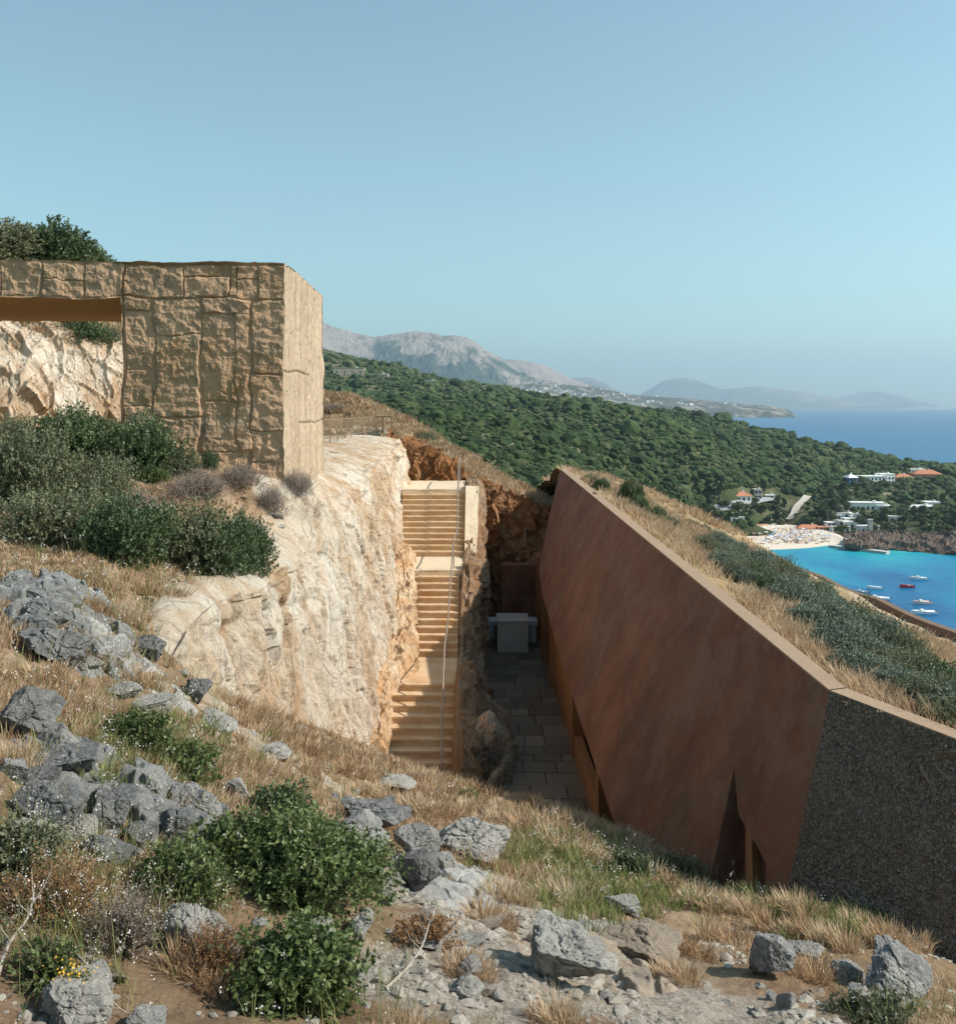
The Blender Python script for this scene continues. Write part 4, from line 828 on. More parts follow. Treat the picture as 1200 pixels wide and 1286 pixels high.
ridge('mountain', [(590, 462), (630, 450), (655, 452), (680, 457), (700, 467), (720, 476), (750, 487), (775, 493), (830, 503)], 13500, 11500, 211, mat_mtn('pink_mountain', (.40, .29, .22), (.2, .165, .13), .6, .003), 220, 160, 70, .0009)
ridge('mountain', [(660, 480), (700, 478), (725, 474), (745, 474), (770, 488), (800, 498), (850, 506)], 17000, 15500, 221, mat_mtn('blue_mountain', (.25, .22, .2), (.14, .15, .12), .4, .0012), 150, 120, 50, .0009)
ridge('mountain', [(770, 506), (800, 497), (818, 486), (832, 478), (848, 474), (862, 473), (876, 477), (892, 484), (905, 489), (925, 487), (945, 485), (965, 486), (985, 489), (1010, 492), (1040, 498), (1070, 506), (1088, 510)], 22000, 20500, 231, mat_mtn('far_mountain', (.28, .24, .2), (.13, .15, .11), .4, .001), 190, 220, 60, .0008)
ridge('mountain', [(1030, 511), (1050, 502), (1068, 495), (1085, 491), (1105, 491), (1130, 497), (1150, 502), (1180, 509)], 28500, 27500, 241, mat_mtn('faint_mountain', (.25, .22, .2), (.14, .15, .12), .4, .001), 120, 90, 30, .0008)
ridge('island', [(1118, 511), (1128, 507), (1136, 505), (1144, 507), (1152, 511)], 25500, 25200, 251, M['hill'], 30, 40, 20, .001)
# headland with cliffs and a town
hp = [(610, 482), (640, 485), (680, 482), (720, 485), (760, 490), (790, 497), (820, 499), (850, 501), (880, 504), (910, 507), (940, 509), (965, 511), (985, 515), (994, 521), (999, 525)]
us = np.linspace(610, 999, 260); vs = np.interp(us, [p[0] for p in hp], [p[1] for p in hp]); V = []
for v_off, Y, zf in ((0, 8200, 1), (0, 7500, 1), (0, 7200, .96), (0, 7000, .8), (0, 6850, .66), (0, 6700, .58), (0, 6560, .5), (0, 6500, .1), (0, 6470, -.1)):
    z = (CY - vs) / F * 7500; zz = SEA + (z - SEA) * zf; V.append(np.stack([(us - CX) / F * np.where(Y > 7500, Y * 0 + 7500, Y), np.full(260, float(Y)), zz], 1))
V = patch(np.array(V), 420, 110); nn = fbm(V * .004, 5, 261) + .6 * ridged(V * .009, 4, 262); V[:, 2] += nn * 11 * sstep((V[:, 2] - SEA) / 30); V[:, 1] += fbm(V * .008, 4, 263) * 60
M['headland'] = mat_mtn('headland_rock', (.46, .36, .28), (.10, .11, .065), .6, .012)
HLV = V.reshape(110, 420, 3); obj('headland', me_np('headland', V, quads(420, 110), M['headland'], True, {'hgt': np.full(len(V), .6)}), kind='structure')

# ================================================================ buildings and boats
M['white'] = flat('white_render', (.80, .79, .76), .85, 0, .06, .3); M['roof_red'] = flat('terracotta_tiles', (.50, .20, .11), .85, 0, .25, 1.2); M['stonewall'] = flat('stone_house_wall', (.45, .36, .27), .9, 0, .2, .5)
M['glass'] = flat('window_glass', (.05, .07, .09), .15); M['blue_wall'] = flat('blue_render', (.12, .20, .38), .8); M['terracotta'] = flat('terracotta_render', (.55, .27, .17), .85)
win_me = MB().box(-.75, .75, -.12, .12, -.9, .9).mesh('window', M['glass'])
def house(label, u, v, w_, d_, h, rz=0., wall='white', roof='flat', roofmat=None, floors=1, nwin=4, loc=None, group=None, z_add=0, name='house', cat='house'):
    x, y, z = loc or hitG(u, v); o = empty(name, (x, y + d_ * .3, z + z_add - .4), rz, label=label, cat=cat, group=group)
    MB().box(-w_ / 2, w_ / 2, -d_ / 2, d_ / 2, -3, h).build('wall', M[wall], o)
    if roof == 'flat':
        rf = MB().box(-w_ / 2 - .3, w_ / 2 + .3, -d_ / 2 - .3, d_ / 2 + .3, h + .004, h + .45).build('roof', M[roofmat or 'white'], o); MB().box(w_ * .2, w_ * .28, -1, 1, h + .455, h + 1.6).build('chimney', M['white'], rf)
    else:
        r_ = d_ * .22 + .8; a, b = w_ / 2 + .7, d_ / 2 + .7; i = max(.2, a - b)
        rf = MB().add([(-a, -b, h), (a, -b, h), (a, b, h), (-a, b, h), (-i, 0, h + r_), (i, 0, h + r_)], [(0, 1, 5, 4), (1, 2, 5), (2, 3, 4, 5), (3, 0, 4), (0, 3, 2, 1)]).build('roof', M[roofmat or 'roof_red'], o)
        MB().box(i * .4, i * .4 + .9, -.4, .5, h + r_ * .5, h + r_ + .8).build('chimney', M['white'], rf)
    for f in range(floors):
        for k in range(nwin):
            obj('window', win_me, o, (-w_ / 2 + w_ * (k + .5) / nwin, -d_ / 2 - .01, 1.5 + f * 3.1))
    MB().box(-.55, .55, -d_ / 2 - .1, -d_ / 2 + .1, -.5, 2.1).build('door', M['darkwall'], o)
    return o
h_ = house('long white two-storey hotel high on the green hill above the bay', 1093, 608, 22, 9, 6.4, .1, floors=2, nwin=7)
h_ = house('white end wing of the hill hotel with rows of dark windows', 1112, 607, 12, 10, 7.6, .1, floors=2, nwin=4)
h_ = house('narrow blue gabled house at the left end of the hill hotel', 1069, 609, 7, 9, 6.0, .1, wall='blue_wall', roof='hip', roofmat='white', floors=2, nwin=2)
house('low terracotta villa among trees right of the hill hotel', 1134, 604, 14, 9, 3.5, 0, wall='terracotta', roof='hip', nwin=3)
house('large terracotta-roofed villa on the skyline at the right', 1164, 601, 22, 12, 4.2, -.1, wall='terracotta', roof='hip', nwin=4)
house('small flat white house behind the terracotta-roofed villa', 1151, 594, 13, 8, 3.4, 0, nwin=3)
house('long low white house with blue-grey windows halfway down the hill', 1089, 640, 21, 8, 4.6, -.12, nwin=7)
house('white annex stepping down beside the long low white house', 1110, 641, 9, 7, 3.2, -.2, nwin=2)
house('broad low white pavilion at the right above the rocky shore', 1156, 641, 20, 10, 2.8, .1, nwin=5)
house('square white block behind the broad low pavilion', 1170, 637, 9, 8, 3.6, 0, nwin=2)
house('white house with an orange tiled roof beside the road', 932, 629, 10, 8, 3.4, .1, roof='hip', nwin=3)
house('tall grey stone tower house right of the orange-roofed house', 951, 626, 5, 5, 6.2, 0, wall='concrete', roofmat='concrete', floors=2, nwin=2)
house('tiny white hut half hidden by trees at the bend in the road', 966, 626, 6, 5, 2.4, 0, nwin=2)
house('white beach house with a long red roof edge at the foot of the dry slope', 898, 664, 16, 8, 3.4, -.5, roof='hip', nwin=4, roofmat='roof_red')
house('small dark-roofed shelter among the trees behind the beach', 925, 655, 8, 6, 2.8, 0, roofmat='concrete', nwin=2)
house('long terracotta beach bar at the right end of the sand', 1016, 668, 15, 6, 2.6, 0, wall='terracotta', roof='hip', nwin=4)
house('low terracotta kiosk behind the right end of the beach', 1034, 667, 8, 5, 2.6, 0, wall='terracotta', roofmat='terracotta', nwin=2)
house('ruined stone farmhouse on the skyline of the green hill at the left', 438, 472, 34, 16, 9, .05, wall='stonewall', roofmat='stonewall', floors=2, nwin=4)
house('small pale stone barn right of the ruined farmhouse', 476, 474, 20, 10, 4, 0, wall='stonewall', roofmat='white', nwin=2)
house('tiny pale hut in the scrub on the hill crest', 540, 482, 14, 8, 4, 0, wall='stonewall', roofmat='white', nwin=2)
terr = [('cream', 1048, 652, 9, 'topmost left'), ('', 1062, 650, 8, ''), ('', 1076, 652, 9, ''), ('', 1045, 661, 8, ''), ('', 1058, 660, 7, ''), ('', 1070, 663, 10, ''), ('', 1084, 658, 6, ''), ('', 1055, 668, 11, ''), ('', 1090, 668, 12, ''), ('', 1066, 656, 8, ''), ('', 1128, 655, 11, ''), ('', 1098, 655, 5, '')]
for k, (a, u, v, w_, b_) in enumerate(terr):
    house('small white terrace building stepping down the hill above the quay', u, v, w_, 5, 2.6 + (k % 3) * .5, (k % 5 - 2) * .12, roofmat=('white', 'concrete', 'white')[k % 3], nwin=3, group='small white terrace buildings above the quay')
tw = empty('tower', hitG(1092, 669), 0, label='slim pale square tower standing at the edge of the rocks above the quay', cat='tower'); MB().box(-1.2, 1.2, -1.2, 1.2, -1, 7.5).build('tower_shaft', M['concrete'], tw); MB().box(-1.5, 1.5, -1.5, 1.5, 7.504, 7.9).build('cornice', M['concrete'], tw)
# distant town
protoT = []
for k, (w_, d_, h2) in enumerate(((12, 9, 7), (18, 10, 9), (9, 9, 12))):
    o = empty('town_house', (0, 0, 0)); MB().box(-w_ / 2, w_ / 2, -d_ / 2, d_ / 2, -6, h2).build('wall', M[('white', 'white', 'stonewall')[k]], o); MB().box(-w_ / 2 - .4, w_ / 2 + .4, -d_ / 2 - .4, d_ / 2 + .4, h2 + .01, h2 + .8).build('roof', M['roof_red' if k == 1 else 'white'], o); protoT.append(o)
rt = random.Random(12); cnt = 0
while cnt < 150:
    i = rt.randint(25, 350); j = int(rt.triangular(14, 78, 40)); p = HLV[j, i]
    if fbm(np.array([[p[0] * .004, p[1] * .004, 3.]]), 2, 5)[0] < -.12: continue
    t = dict(label='tiny pale building of the distant town on the headland', cat='house', group='buildings of the town on the headland')
    pr = protoT[cnt % 3]; sc2 = rt.uniform(.8, 1.7)
    o = pr if cnt < 3 else dup(pr)
    tag(o, **t); o.location = tuple(p); o.rotation_euler = (0, 0, rt.uniform(-.5, .5)); o.scale = (sc2,) * 3; cnt += 1
# sparse houses scattered below the big mountain
# boats
def boat_proto(L, hull, kind):
    n_, V = 9, []
    for i in range(n_):
        t = i / (n_ - 1); y = (t - .5) * L; b = (L * .17) * (1 - max(0, (t - .45) / .55) ** 2.2) * (.86 + .14 * min(1, t * 4)); b = max(b, .03); hh = .95 + .55 * t * t
        V += [(-b, y, hh), (-b * .8, y, .05), (0, y, -.25 + .3 * t ** 4), (b * .8, y, .05), (b, y, hh), (b * .82, y, hh - .02), (b * .7, y, .6), (-b * .7, y, .6), (-b * .82, y, hh - .02)]
    Fc = []
    for i in range(n_ - 1):
        for k in range(9): Fc.append((i * 9 + k, i * 9 + (k + 1) % 9, (i + 1) * 9 + (k + 1) % 9, (i + 1) * 9 + k))
    Fc += [tuple(range(9)), tuple(reversed(range((n_ - 1) * 9, n_ * 9)))]
    o = empty('motorboat', (0, 0, SEA)); hb = MB(); hb.add(V, Fc); hb.build('hull', M[hull], o, smooth=False)
    MB().box(-L * .12, L * .12, -L * .2, -L * .12, .6, .95).build('seat', M['white'], o); MB().box(-.16, .16, -L * .5 - .35, -L * .5 + .02, .1, 1.05).build('outboard_motor', M['dark'], o)
    if kind: MB().add([(-L * .1, 0, .6), (L * .1, 0, .6), (L * .085, L * .2, .6), (-L * .085, L * .2, .6), (-L * .08, 0, 1.75), (L * .08, 0, 1.75), (L * .06, L * .12, 1.7), (-L * .06, L * .12, 1.7)], [(0, 3, 2, 1), (4, 5, 6, 7), (0, 1, 5, 4), (1, 2, 6, 5), (2, 3, 7, 6), (3, 0, 4, 7)]).build('cabin', M['white'], o)
    return o
M['boat_pink'] = flat('pale_gelcoat', (.7, .5, .45), .4); M['boat_red'] = flat('red_gelcoat', (.5, .05, .05), .4); M['boat_white'] = flat('white_gelcoat', (.82, .82, .82), .4, 0, .03); M['boat_grey'] = flat('grey_gelcoat', (.45, .47, .5), .5)
for L, u, v, rz, hull, k, lb in ((6.6, 1153, 728, 1.5, 'boat_white', 1, 'small white boat farthest out at the right of the bay'), (5.4, 1138, 738, 1.6, 'boat_red', 0, 'small open red boat among the white ones in the bay'), (5.6, 1097.5, 740, 1.45, 'boat_white', 0, 'little white rowing boat left of the red boat'),
        (5.5, 1080, 745.5, 1.3, 'boat_grey', 1, 'grey boat just showing past the low wall at the left of the mooring'), (8.8, 1100, 753, 1.35, 'boat_white', 1, 'long white motorboat just beyond the low brown wall'), (6.6, 1156.5, 758.5, 1.75, 'boat_pink', 1, 'pale pinkish boat with a windshield moored just behind the nearest white one'), (8.4, 1159, 771, 1.65, 'boat_white', 1, 'nearest white motorboat at the lower right of the bay')):
    o = boat_proto(L * 1.15, hull, k); x, y, z = on_sea(u, v); o.location = (x, y, SEA + .05); o.rotation_euler = (0, 0, rz); tag(o, lb, 'boat', 'boats moored in the bay')
bo = tag(MB().tube([(0, 0, -.3), (0, 0, .5)], .35, 10, .2).build('buoy', M['white']), 'tiny white buoy floating off the low brown wall at the right edge', 'buoy'); bo.location = on_sea(1191, 793)
# beach: parasols, loungers, bathers
cols = [('parasol_white', (.8, .8, .8)), ('parasol_blue', (.33, .42, .58)), ('parasol_red', (.5, .2, .16)), ('parasol_lilac', (.5, .46, .52))]
pp_ = []
for nme, c in cols:
    o = empty('beach_parasol'); MB().tube([(0, 0, 0), (0, 0, 2.2)], .05, 5).build('pole', M['white'], o)
    cv = [(0, 0, 2.5)] + [(1.35 * math.cos(t * math.pi / 4), 1.35 * math.sin(t * math.pi / 4), 2.0) for t in range(8)] + [(0, 0, 2.35)]
    MB().add(cv, [(0, 1 + k, 1 + (k + 1) % 8) for k in range(8)] + [(9, 1 + (k + 1) % 8, 1 + k) for k in range(8)]).build('canopy', flat(nme, c, .8), o); pp_.append(o)
rb = random.Random(4); used = [False] * 4
def beach_pt():
    u = rb.triangular(925, 1046, 1000); t = rb.uniform(.18, .8); a = np.interp(u, [p[0] for p in sh], [p[1] for p in sh]); b2 = np.interp(u, [p[0] for p in bk], [p[1] for p in bk]); return u, a + (b2 - a) * t, t
for k in range(64):
    u, v, t = beach_pt(); i = 2 if (u < 960 and rb.random() < .6) else rb.choice([0, 1, 1, 3, 3, 0]); x, y, z = on_sea(u, v, SEA + .3 + 1.6 * t); o = pp_[i] if not used[i] else dup(pp_[i])
    used[i] = True; o.location = (x, y, z - .3); tag(o, ('white', 'blue', 'red', 'lilac')[i] + ' parasol among many on the busy beach', 'parasol', ('white', 'blue', 'red', 'lilac')[i] + ' parasols on the beach')
V, Fc = [], []; crowd = MB()
for k in range(420):
    u, v, t = beach_pt(); t2 = rb.random(); x, y, z = on_sea(u, v + (1 if t2 < .2 else 0), SEA + .2 + 1.5 * t)
    if rb.random() < .5: crowd.box(x - .9, x + .9, y - .3, y + .3, z - .2, z + .35)
    else: crowd.tube([(x, y, z - .2), (x, y, z + .8), (x, y, z + 1.35), (x, y, z + 1.7)], .17, 6, .12)
cm = crowd.build('bathers', flat('bathers', (.42, .28, .22), .8, 0, .6, .8), kind='stuff')
for k, (u, v) in enumerate(((938, 664), (948, 665), (930, 667), (957, 664), (943, 669))):
    o = empty('beach_awning', hitG(u, v) if False else on_sea(u, v, SEA + 1.6), .1 * k, label='orange-red beach bar awning', cat='awning', group='red awnings behind the beach'); MB().box(-4, 4, -2, 2, 2.4, 2.65).build('canopy', M['terracotta'], o)
    for a in (-3.6, 3.6): MB().box(a - .08, a + .08, -1.7, -1.54, -1.5, 2.39).build('pole', M['white'], o)
# trees around the bay
def crown(seed, n=260, leaf=.9, R_=(3.2, 3.2, 2.6), cz=4.2):
    r = np.random.default_rng(seed); cc = r.normal(0, .5, (12, 3)); cc = cc / np.maximum(1, np.linalg.norm(cc, axis=1, keepdims=True)) * .75
    k = r.integers(0, 12, n); p = cc[k] + (lambda q: q / np.linalg.norm(q, axis=1, keepdims=True))(r.normal(0, 1, (n, 3))) * r.uniform(.2, .42, (n, 1)); p = p * np.array(R_) + np.array((0, 0, cz))
    a = r.normal(0, 1, (n, 3)); a /= np.linalg.norm(a, axis=1, keepdims=True); b = np.cross(a, r.normal(0, 1, (n, 3))); b /= np.linalg.norm(b, axis=1, keepdims=True); s = leaf * r.uniform(.5, 1, (n, 1))
    V = np.stack([p - a * s, p - b * s * .7, p + a * s, p + b * s * .7], 1).reshape(-1, 3); return V, np.arange(4 * n).reshape(n, 4), np.repeat(r.random(n), 4)
tp = []
for k, (mt, R_, cz) in enumerate((('leaf_dark', (3.4, 3.4, 2.6), 3.8), ('leaf_green', (2.8, 2.8, 2.3), 3.3), ('leaf_olive', (3.0, 3.0, 2.2), 3.1), ('leaf_dark', (2.2, 2.2, 3.6), 4.4))):
    o = empty('tree'); V, Fc, rn = crown(300 + k, 520, .62, R_, cz); obj('crown', me_np('crown', V, Fc, M[mt], attrs={'rnd': rn}), o)
    MB().tube([(0, 0, -1), (.1, 0, 1.6), (0, .1, cz)], .28, 6, .12).build('trunk', M['bark'], o); tp.append(o)
rz_ = random.Random(8); ntr = 0; usedT = [False] * 4
spots = [(903, 628, 0, 2.0), (905, 622, 3, 1.5), (958, 620, 3, 1.2), (912, 640, 0, 1.2), (948, 637, 0, 1.2), (962, 640, 1, 1.1), (973, 642, 0, 1.0)]
while len(spots) < 190:
    u = rz_.uniform(880, 1230); v = rz_.uniform(600, 672)
    if v < 612 and not (1120 < u): continue
    if u < 1035 and not (636 < v < 662 + (1 if u > 960 else -6)): continue
    if 985 < u < 1012 and v > 628: continue
    if (1062 < u < 1122 and 596 < v < 612) or (1074 < u < 1120 and 628 < v < 644) or (1142 < u < 1182 and 630 < v < 645) or (1125 < u < 1180 and 590 < v < 607): continue
    if 1040 < u < 1095 and v > 646 and rz_.random() < .6: continue
    spots.append((u, v, rz_.choice([0, 0, 1, 2, 2, 3]), rz_.uniform(.7, 1.35)))
for u, v, k, s in spots:
    x, y, z = hitG(u, v); o = tp[k] if not usedT[k] else dup(tp[k]); usedT[k] = True
    o.location = (x, y, z); o.rotation_euler = (0, 0, rz_.uniform(0, 6)); o.scale = (s * rz_.uniform(.9, 1.15), s, s * rz_.uniform(.8, 1.1))
    tag(o, ('dark round evergreen', 'bright green bushy tree', 'pale olive-green tree', 'tall dark narrow tree')[k] + ' among the houses around the bay', 'tree', ('dark round trees', 'bright green trees', 'olive-green trees', 'tall dark trees')[k] + ' around the bay')
# ---- haze
hz = MB().box(-36000, 36000, -400, 33000, -112, 1500).build('haze', bpy.data.materials.new('haze'), kind='stuff')
hm = hz.data.materials[0]; hm.use_nodes = True; nt = hm.node_tree; nt.nodes.remove(nt.nodes['Principled BSDF']); pv = nt.nodes.new('ShaderNodeVolumePrincipled'); nt.links.new(pv.outputs[0], nt.nodes['Material Output'].inputs['Volume'])
pv.inputs['Color'].default_value = (.62, .82, 1, 1); pv.inputs['Density'].default_value = 7.0e-5; pv.inputs['Anisotropy'].default_value = .25
# ================================================================ rocks
def rock_mesh(name, seed, sub, mat, ang=1., sq=(1, .85, .62), ncut=15):
    bv, bf = ico(sub); r = np.random.default_rng(seed); V = bv.copy()
    for k in range(ncut):
        n = r.normal(0, 1, 3); n /= np.linalg.norm(n); d = r.uniform(.42, .86); q = V @ n - d; V = V - np.where(q > 0, q, 0)[:, None] * n[None] * ang
    V = V * np.array(sq); f1, f2, rid = worley(V * 2.4 + vec_noise(V, 2, .25, 3, seed), seed)
    nn = V / (np.linalg.norm(V, axis=1, keepdims=True) + 1e-9)
    d = fbm(V * 1.7 + seed, 5, seed) * .085 + (rid - .5) * .06 - np.clip(.08 - (f2 - f1), 0, .08) * .8 + (lambda w_: (w_[2] - .5) * .035 - np.clip(.06 - (w_[1] - w_[0]), 0, .06) * .5)(worley(V * 5.5 + vec_noise(V, 4, .15, 2, seed), seed + 40)) + (ridged(V * 4 + seed, 4, seed + 2) - .35) * .05 + fbm(V * 13, 3, seed + 4) * .014
    V = V + nn * d[:, None]; return me_np(name, V, bf, mat, smooth=False)
def boulder(lab, u, v, wpx, hpx, mt, seed, sub=5, name='boulder', tilt=0., dpt=.9, sink=.25, rz=None, loc=None):
    """u, v is the middle of the rock as seen; its size follows from the distance"""
    x, y, z = loc or hit(u, v + hpx * .42, H, 2.5, 26, 2400); s = wpx / F * y / 1.75; h = hpx / F * y / 1.15
    me = rock_mesh('boulder', seed, sub, M[mt], sq=(1, dpt, min(1.1, h / s * .62)))
    o = obj(name, me, None, (x, y + s * dpt * .35, z + h * .5 - sink * h * .5), label=lab, cat='rock'); o.scale = (s,) * 3; rr = random.Random(seed); o.rotation_euler = (rr.uniform(-.15, .15), tilt, rr.uniform(-.4, .4) if rz is None else rz); return o
BO = [('upright grey boulder standing alone in dry grass before the rust-coloured wall', 966, 1200, 62, 64, 'stone_grey', 1, 5, .1), ('broad rough grey boulder at the bottom right corner', 1140, 1232, 118, 62, 'stone_grey', 2, 6, .05), ('small pale boulder wedged left of the broad corner boulder', 1068, 1222, 42, 34, 'stone_pale', 3, 5, 0), ('low pale stone under the wedged pale boulder', 1078, 1250, 34, 30, 'stone_pale', 4, 4, 0),
      ('large flat grey rock half buried in the bare gravelly slope', 708, 1208, 146, 76, 'stone_pale', 5, 6, .12), ('low worn ledge of rock right of the half buried flat rock', 815, 1190, 110, 40, 'stone_tan', 6, 5, .15), ('smooth grey boulder directly right of the big green shrub', 437, 1052, 84, 60, 'stone_grey', 7, 6, .05), ('dark grey boulder behind the smooth one, with yellow lichen', 466, 1026, 90, 50, 'stone_dark', 8, 6, .2),
      ('rounded boulder on top of the dark stack beside the gravel', 521, 1062, 58, 46, 'stone_grey', 9, 5, 0), ('dark lower boulder of the stack beside the gravel', 524, 1098, 58, 58, 'stone_dark', 10, 5, 0), ('long pale grey boulder with orange lichen right of the stack', 592, 1055, 110, 66, 'stone_pale', 11, 6, .1), ('angular pale boulder lying left of the lower green shrub', 250, 1172, 98, 68, 'stone_pale', 12, 6, .15),
      ('rounded dark grey rock among brown weeds at the left', 127, 1068, 78, 50, 'stone_dark', 13, 5, 0), ('sharp-topped grey boulder perched on the left outcrop', 82, 958, 88, 50, 'stone_dark', 14, 6, -.18), ('pale round boulder at the middle of the left outcrop', 187, 990, 48, 42, 'stone_grey', 15, 5, 0), ('split grey boulder at the right part of the left outcrop', 255, 1008, 52, 52, 'stone_grey', 16, 5, 0), ('small pale rock ending the left outcrop on its right', 298, 998, 40, 38, 'stone_pale', 17, 5, 0),
      ('blue-grey rough rock under the sharp-topped boulder', 62, 1008, 92, 66, 'stone_dark', 18, 6, .1), ('broken dark rock in the middle of the left outcrop front', 128, 1018, 90, 62, 'stone_dark', 19, 6, .1), ('black shaded rock hung with dry roots below the split boulder', 218, 1040, 70, 56, 'stone_dark', 20, 5, 0), ('big dark boulder cut by the left edge of the view', 22, 898, 96, 72, 'stone_dark', 21, 6, .3), ('flat grey rock just right of the big dark edge boulder', 64, 932, 62, 38, 'stone_grey', 22, 5, .1),
      ('large dark slab tilting down in the dry grass', 68, 815, 94, 52, 'stone_dark', 23, 6, .35), ('dark slab at the top of the three stepped slabs', 52, 744, 88, 40, 'stone_dark', 24, 6, .3), ('dark middle slab of the three stepped slabs', 58, 772, 62, 40, 'stone_dark', 25, 5, .3), ('low grey ledge running from the tilted slab to the cliff', 132, 822, 84, 34, 'stone_grey', 26, 5, .1), ('dark crusty ledge at the very start of the white cliff top', 184, 812, 66, 32, 'stone_dark', 27, 5, .05), ('dark rock leaning on the lower edge of the white cliff', 246, 862, 44, 44, 'stone_dark', 28, 5, .2),
      ('large pale boulder with yellow flowers at the bottom left', 88, 1268, 118, 66, 'stone_pale', 29, 6, .1), ('round grey stone behind the large pale bottom left boulder', 116, 1232, 56, 44, 'stone_grey', 30, 5, 0), ('flat bluish stone at the bottom edge right of the large pale boulder', 180, 1282, 72, 28, 'stone_grey', 31, 5, 0), ('brownish small boulder at the left foot of the lower green shrub', 308, 1254, 34, 34, 'stone_tan', 32, 5, 0), ('pale stone peeping out right between the two green shrubs', 452, 1160, 40, 36, 'stone_pale', 33, 5, 0),
      ('flat pale stone in the gap between the two green shrubs', 402, 1168, 38, 20, 'stone_pale', 34, 4, 0), ('blue-grey angular stone on the gravel right of the dead branch', 588, 1216, 34, 34, 'stone_grey', 35, 5, .1), ('rounded tan stone on the gravel near the bottom edge', 586, 1247, 46, 30, 'stone_pale', 36, 5, 0), ('small bluish stone standing left of the pale corner stones', 990, 1258, 24, 28, 'stone_grey', 37, 4, 0), ('weathered white limestone patch in the grass below the niche', 790, 1140, 62, 22, 'stone_pale', 38, 5, .1),
      ('low white limestone rib before the aggregate wall', 1010, 1196, 60, 22, 'stone_pale', 39, 5, .05), ('flat pale stone lying in green grass at the foot of the aggregate wall', 1078, 1158, 22, 7, 'stone_pale', 40, 4, 0), ('low pale rock in dry grass below the start of the cliff', 195, 885, 60, 24, 'stone_pale', 41, 5, .1), ('long pale rock rib in dry grass below the white cliff', 270, 905, 56, 22, 'stone_pale', 42, 5, .2), ('pale weathered rock in the grass left of the white cliff foot', 150, 868, 44, 20, 'stone_pale', 43, 5, 0),
      ('white crusted rock patch on the slope left of the staircase foot', 345, 945, 66, 16, 'stone_pale', 44, 5, .2), ('low white rock beside dry grass at the foot of the staircase', 490, 985, 60, 14, 'stone_pale', 45, 5, .1), ('tan stone half hidden under the green shrub by the smooth boulder', 482, 1120, 30, 40, 'stone_grey', 46, 5, .1), ('low tan rock at the far left edge in the brown weeds', 30, 1070, 50, 24, 'stone_tan', 47, 4, 0)]
for lab, u, v, w_, h_, mt, sd_, sub, tl in BO: boulder(lab, u, v, w_, h_, mt, sd_, sub, tilt=tl)

boulder('grey block half sunk at the upper left of the outcrop', 45, 978, 60, 40, 'stone_dark', 110, 5, tilt=-0.24, sink=.55)
boulder('dark wedge of rock under the sharp-topped boulder', 95, 992, 54, 40, 'stone_grey', 111, 5, tilt=-0.19, sink=.55)
boulder('pale-topped block in the upper middle of the outcrop', 150, 1000, 50, 40, 'stone_dark', 112, 5, tilt=-0.03, sink=.55)
boulder('small chipped rock at the lower left of the outcrop', 35, 1040, 70, 50, 'stone_pale', 113, 5, tilt=0.13, sink=.55)
boulder('rough dark lump low in the middle of the outcrop', 165, 1040, 60, 46, 'stone_dark', 114, 5, tilt=-0.17, sink=.55)
boulder('tilted grey block between the round and the split boulder', 225, 1005, 50, 44, 'stone_grey', 115, 5, tilt=-0.19, sink=.55)
boulder('flat worn rock below the pale round boulder', 190, 1030, 50, 46, 'stone_dark', 116, 5, tilt=-0.12, sink=.55)
boulder('cracked grey block at the front foot of the outcrop', 95, 1040, 60, 40, 'stone_pale', 117, 5, tilt=0.17, sink=.55)
boulder('low dark rock below the right end of the outcrop', 275, 1020, 44, 36, 'stone_dark', 118, 5, tilt=-0.17, sink=.55)
boulder('rounded grey lump at the left edge above the outcrop', 15, 960, 50, 40, 'stone_grey', 119, 5, tilt=0.16, sink=.55)
boulder('split pale block above the split boulder', 240, 975, 30, 22, 'stone_dark', 120, 5, tilt=0.11, sink=.55)
boulder('narrow grey rib right of the large tilted slab', 100, 830, 50, 26, 'stone_pale', 121, 5, tilt=-0.17, sink=.55)
boulder('knobbly dark rock left of the middle stepped slab', 30, 785, 60, 30, 'stone_dark', 122, 5, tilt=0.04, sink=.55)
boulder('angular grey chunk below the crusty ledge', 165, 835, 50, 24, 'stone_grey', 123, 5, tilt=-0.00, sink=.55)
boulder('squat grey block right of the lichen boulder', 480, 1010, 40, 30, 'stone_dark', 124, 5, tilt=-0.02, sink=.55)
boulder('thin leaning slab at the foot of the long pale boulder', 560, 1085, 50, 34, 'stone_pale', 125, 5, tilt=0.30, sink=.55)
o = boulder('huge tan boulder leaning against the foot of the staircase beside the courtyard', 0, 0, 1, 1, 'stone_tan', 60, 6, loc=(.0, 21.6, -8.3)); o.location = (-.02, 22.2, -7.85); o.scale = (.62, .95, 1.15); o.rotation_euler = (.1, .25, .3)
tag(o, 'huge tan boulder leaning against the foot of the staircase beside the courtyard', 'rock')
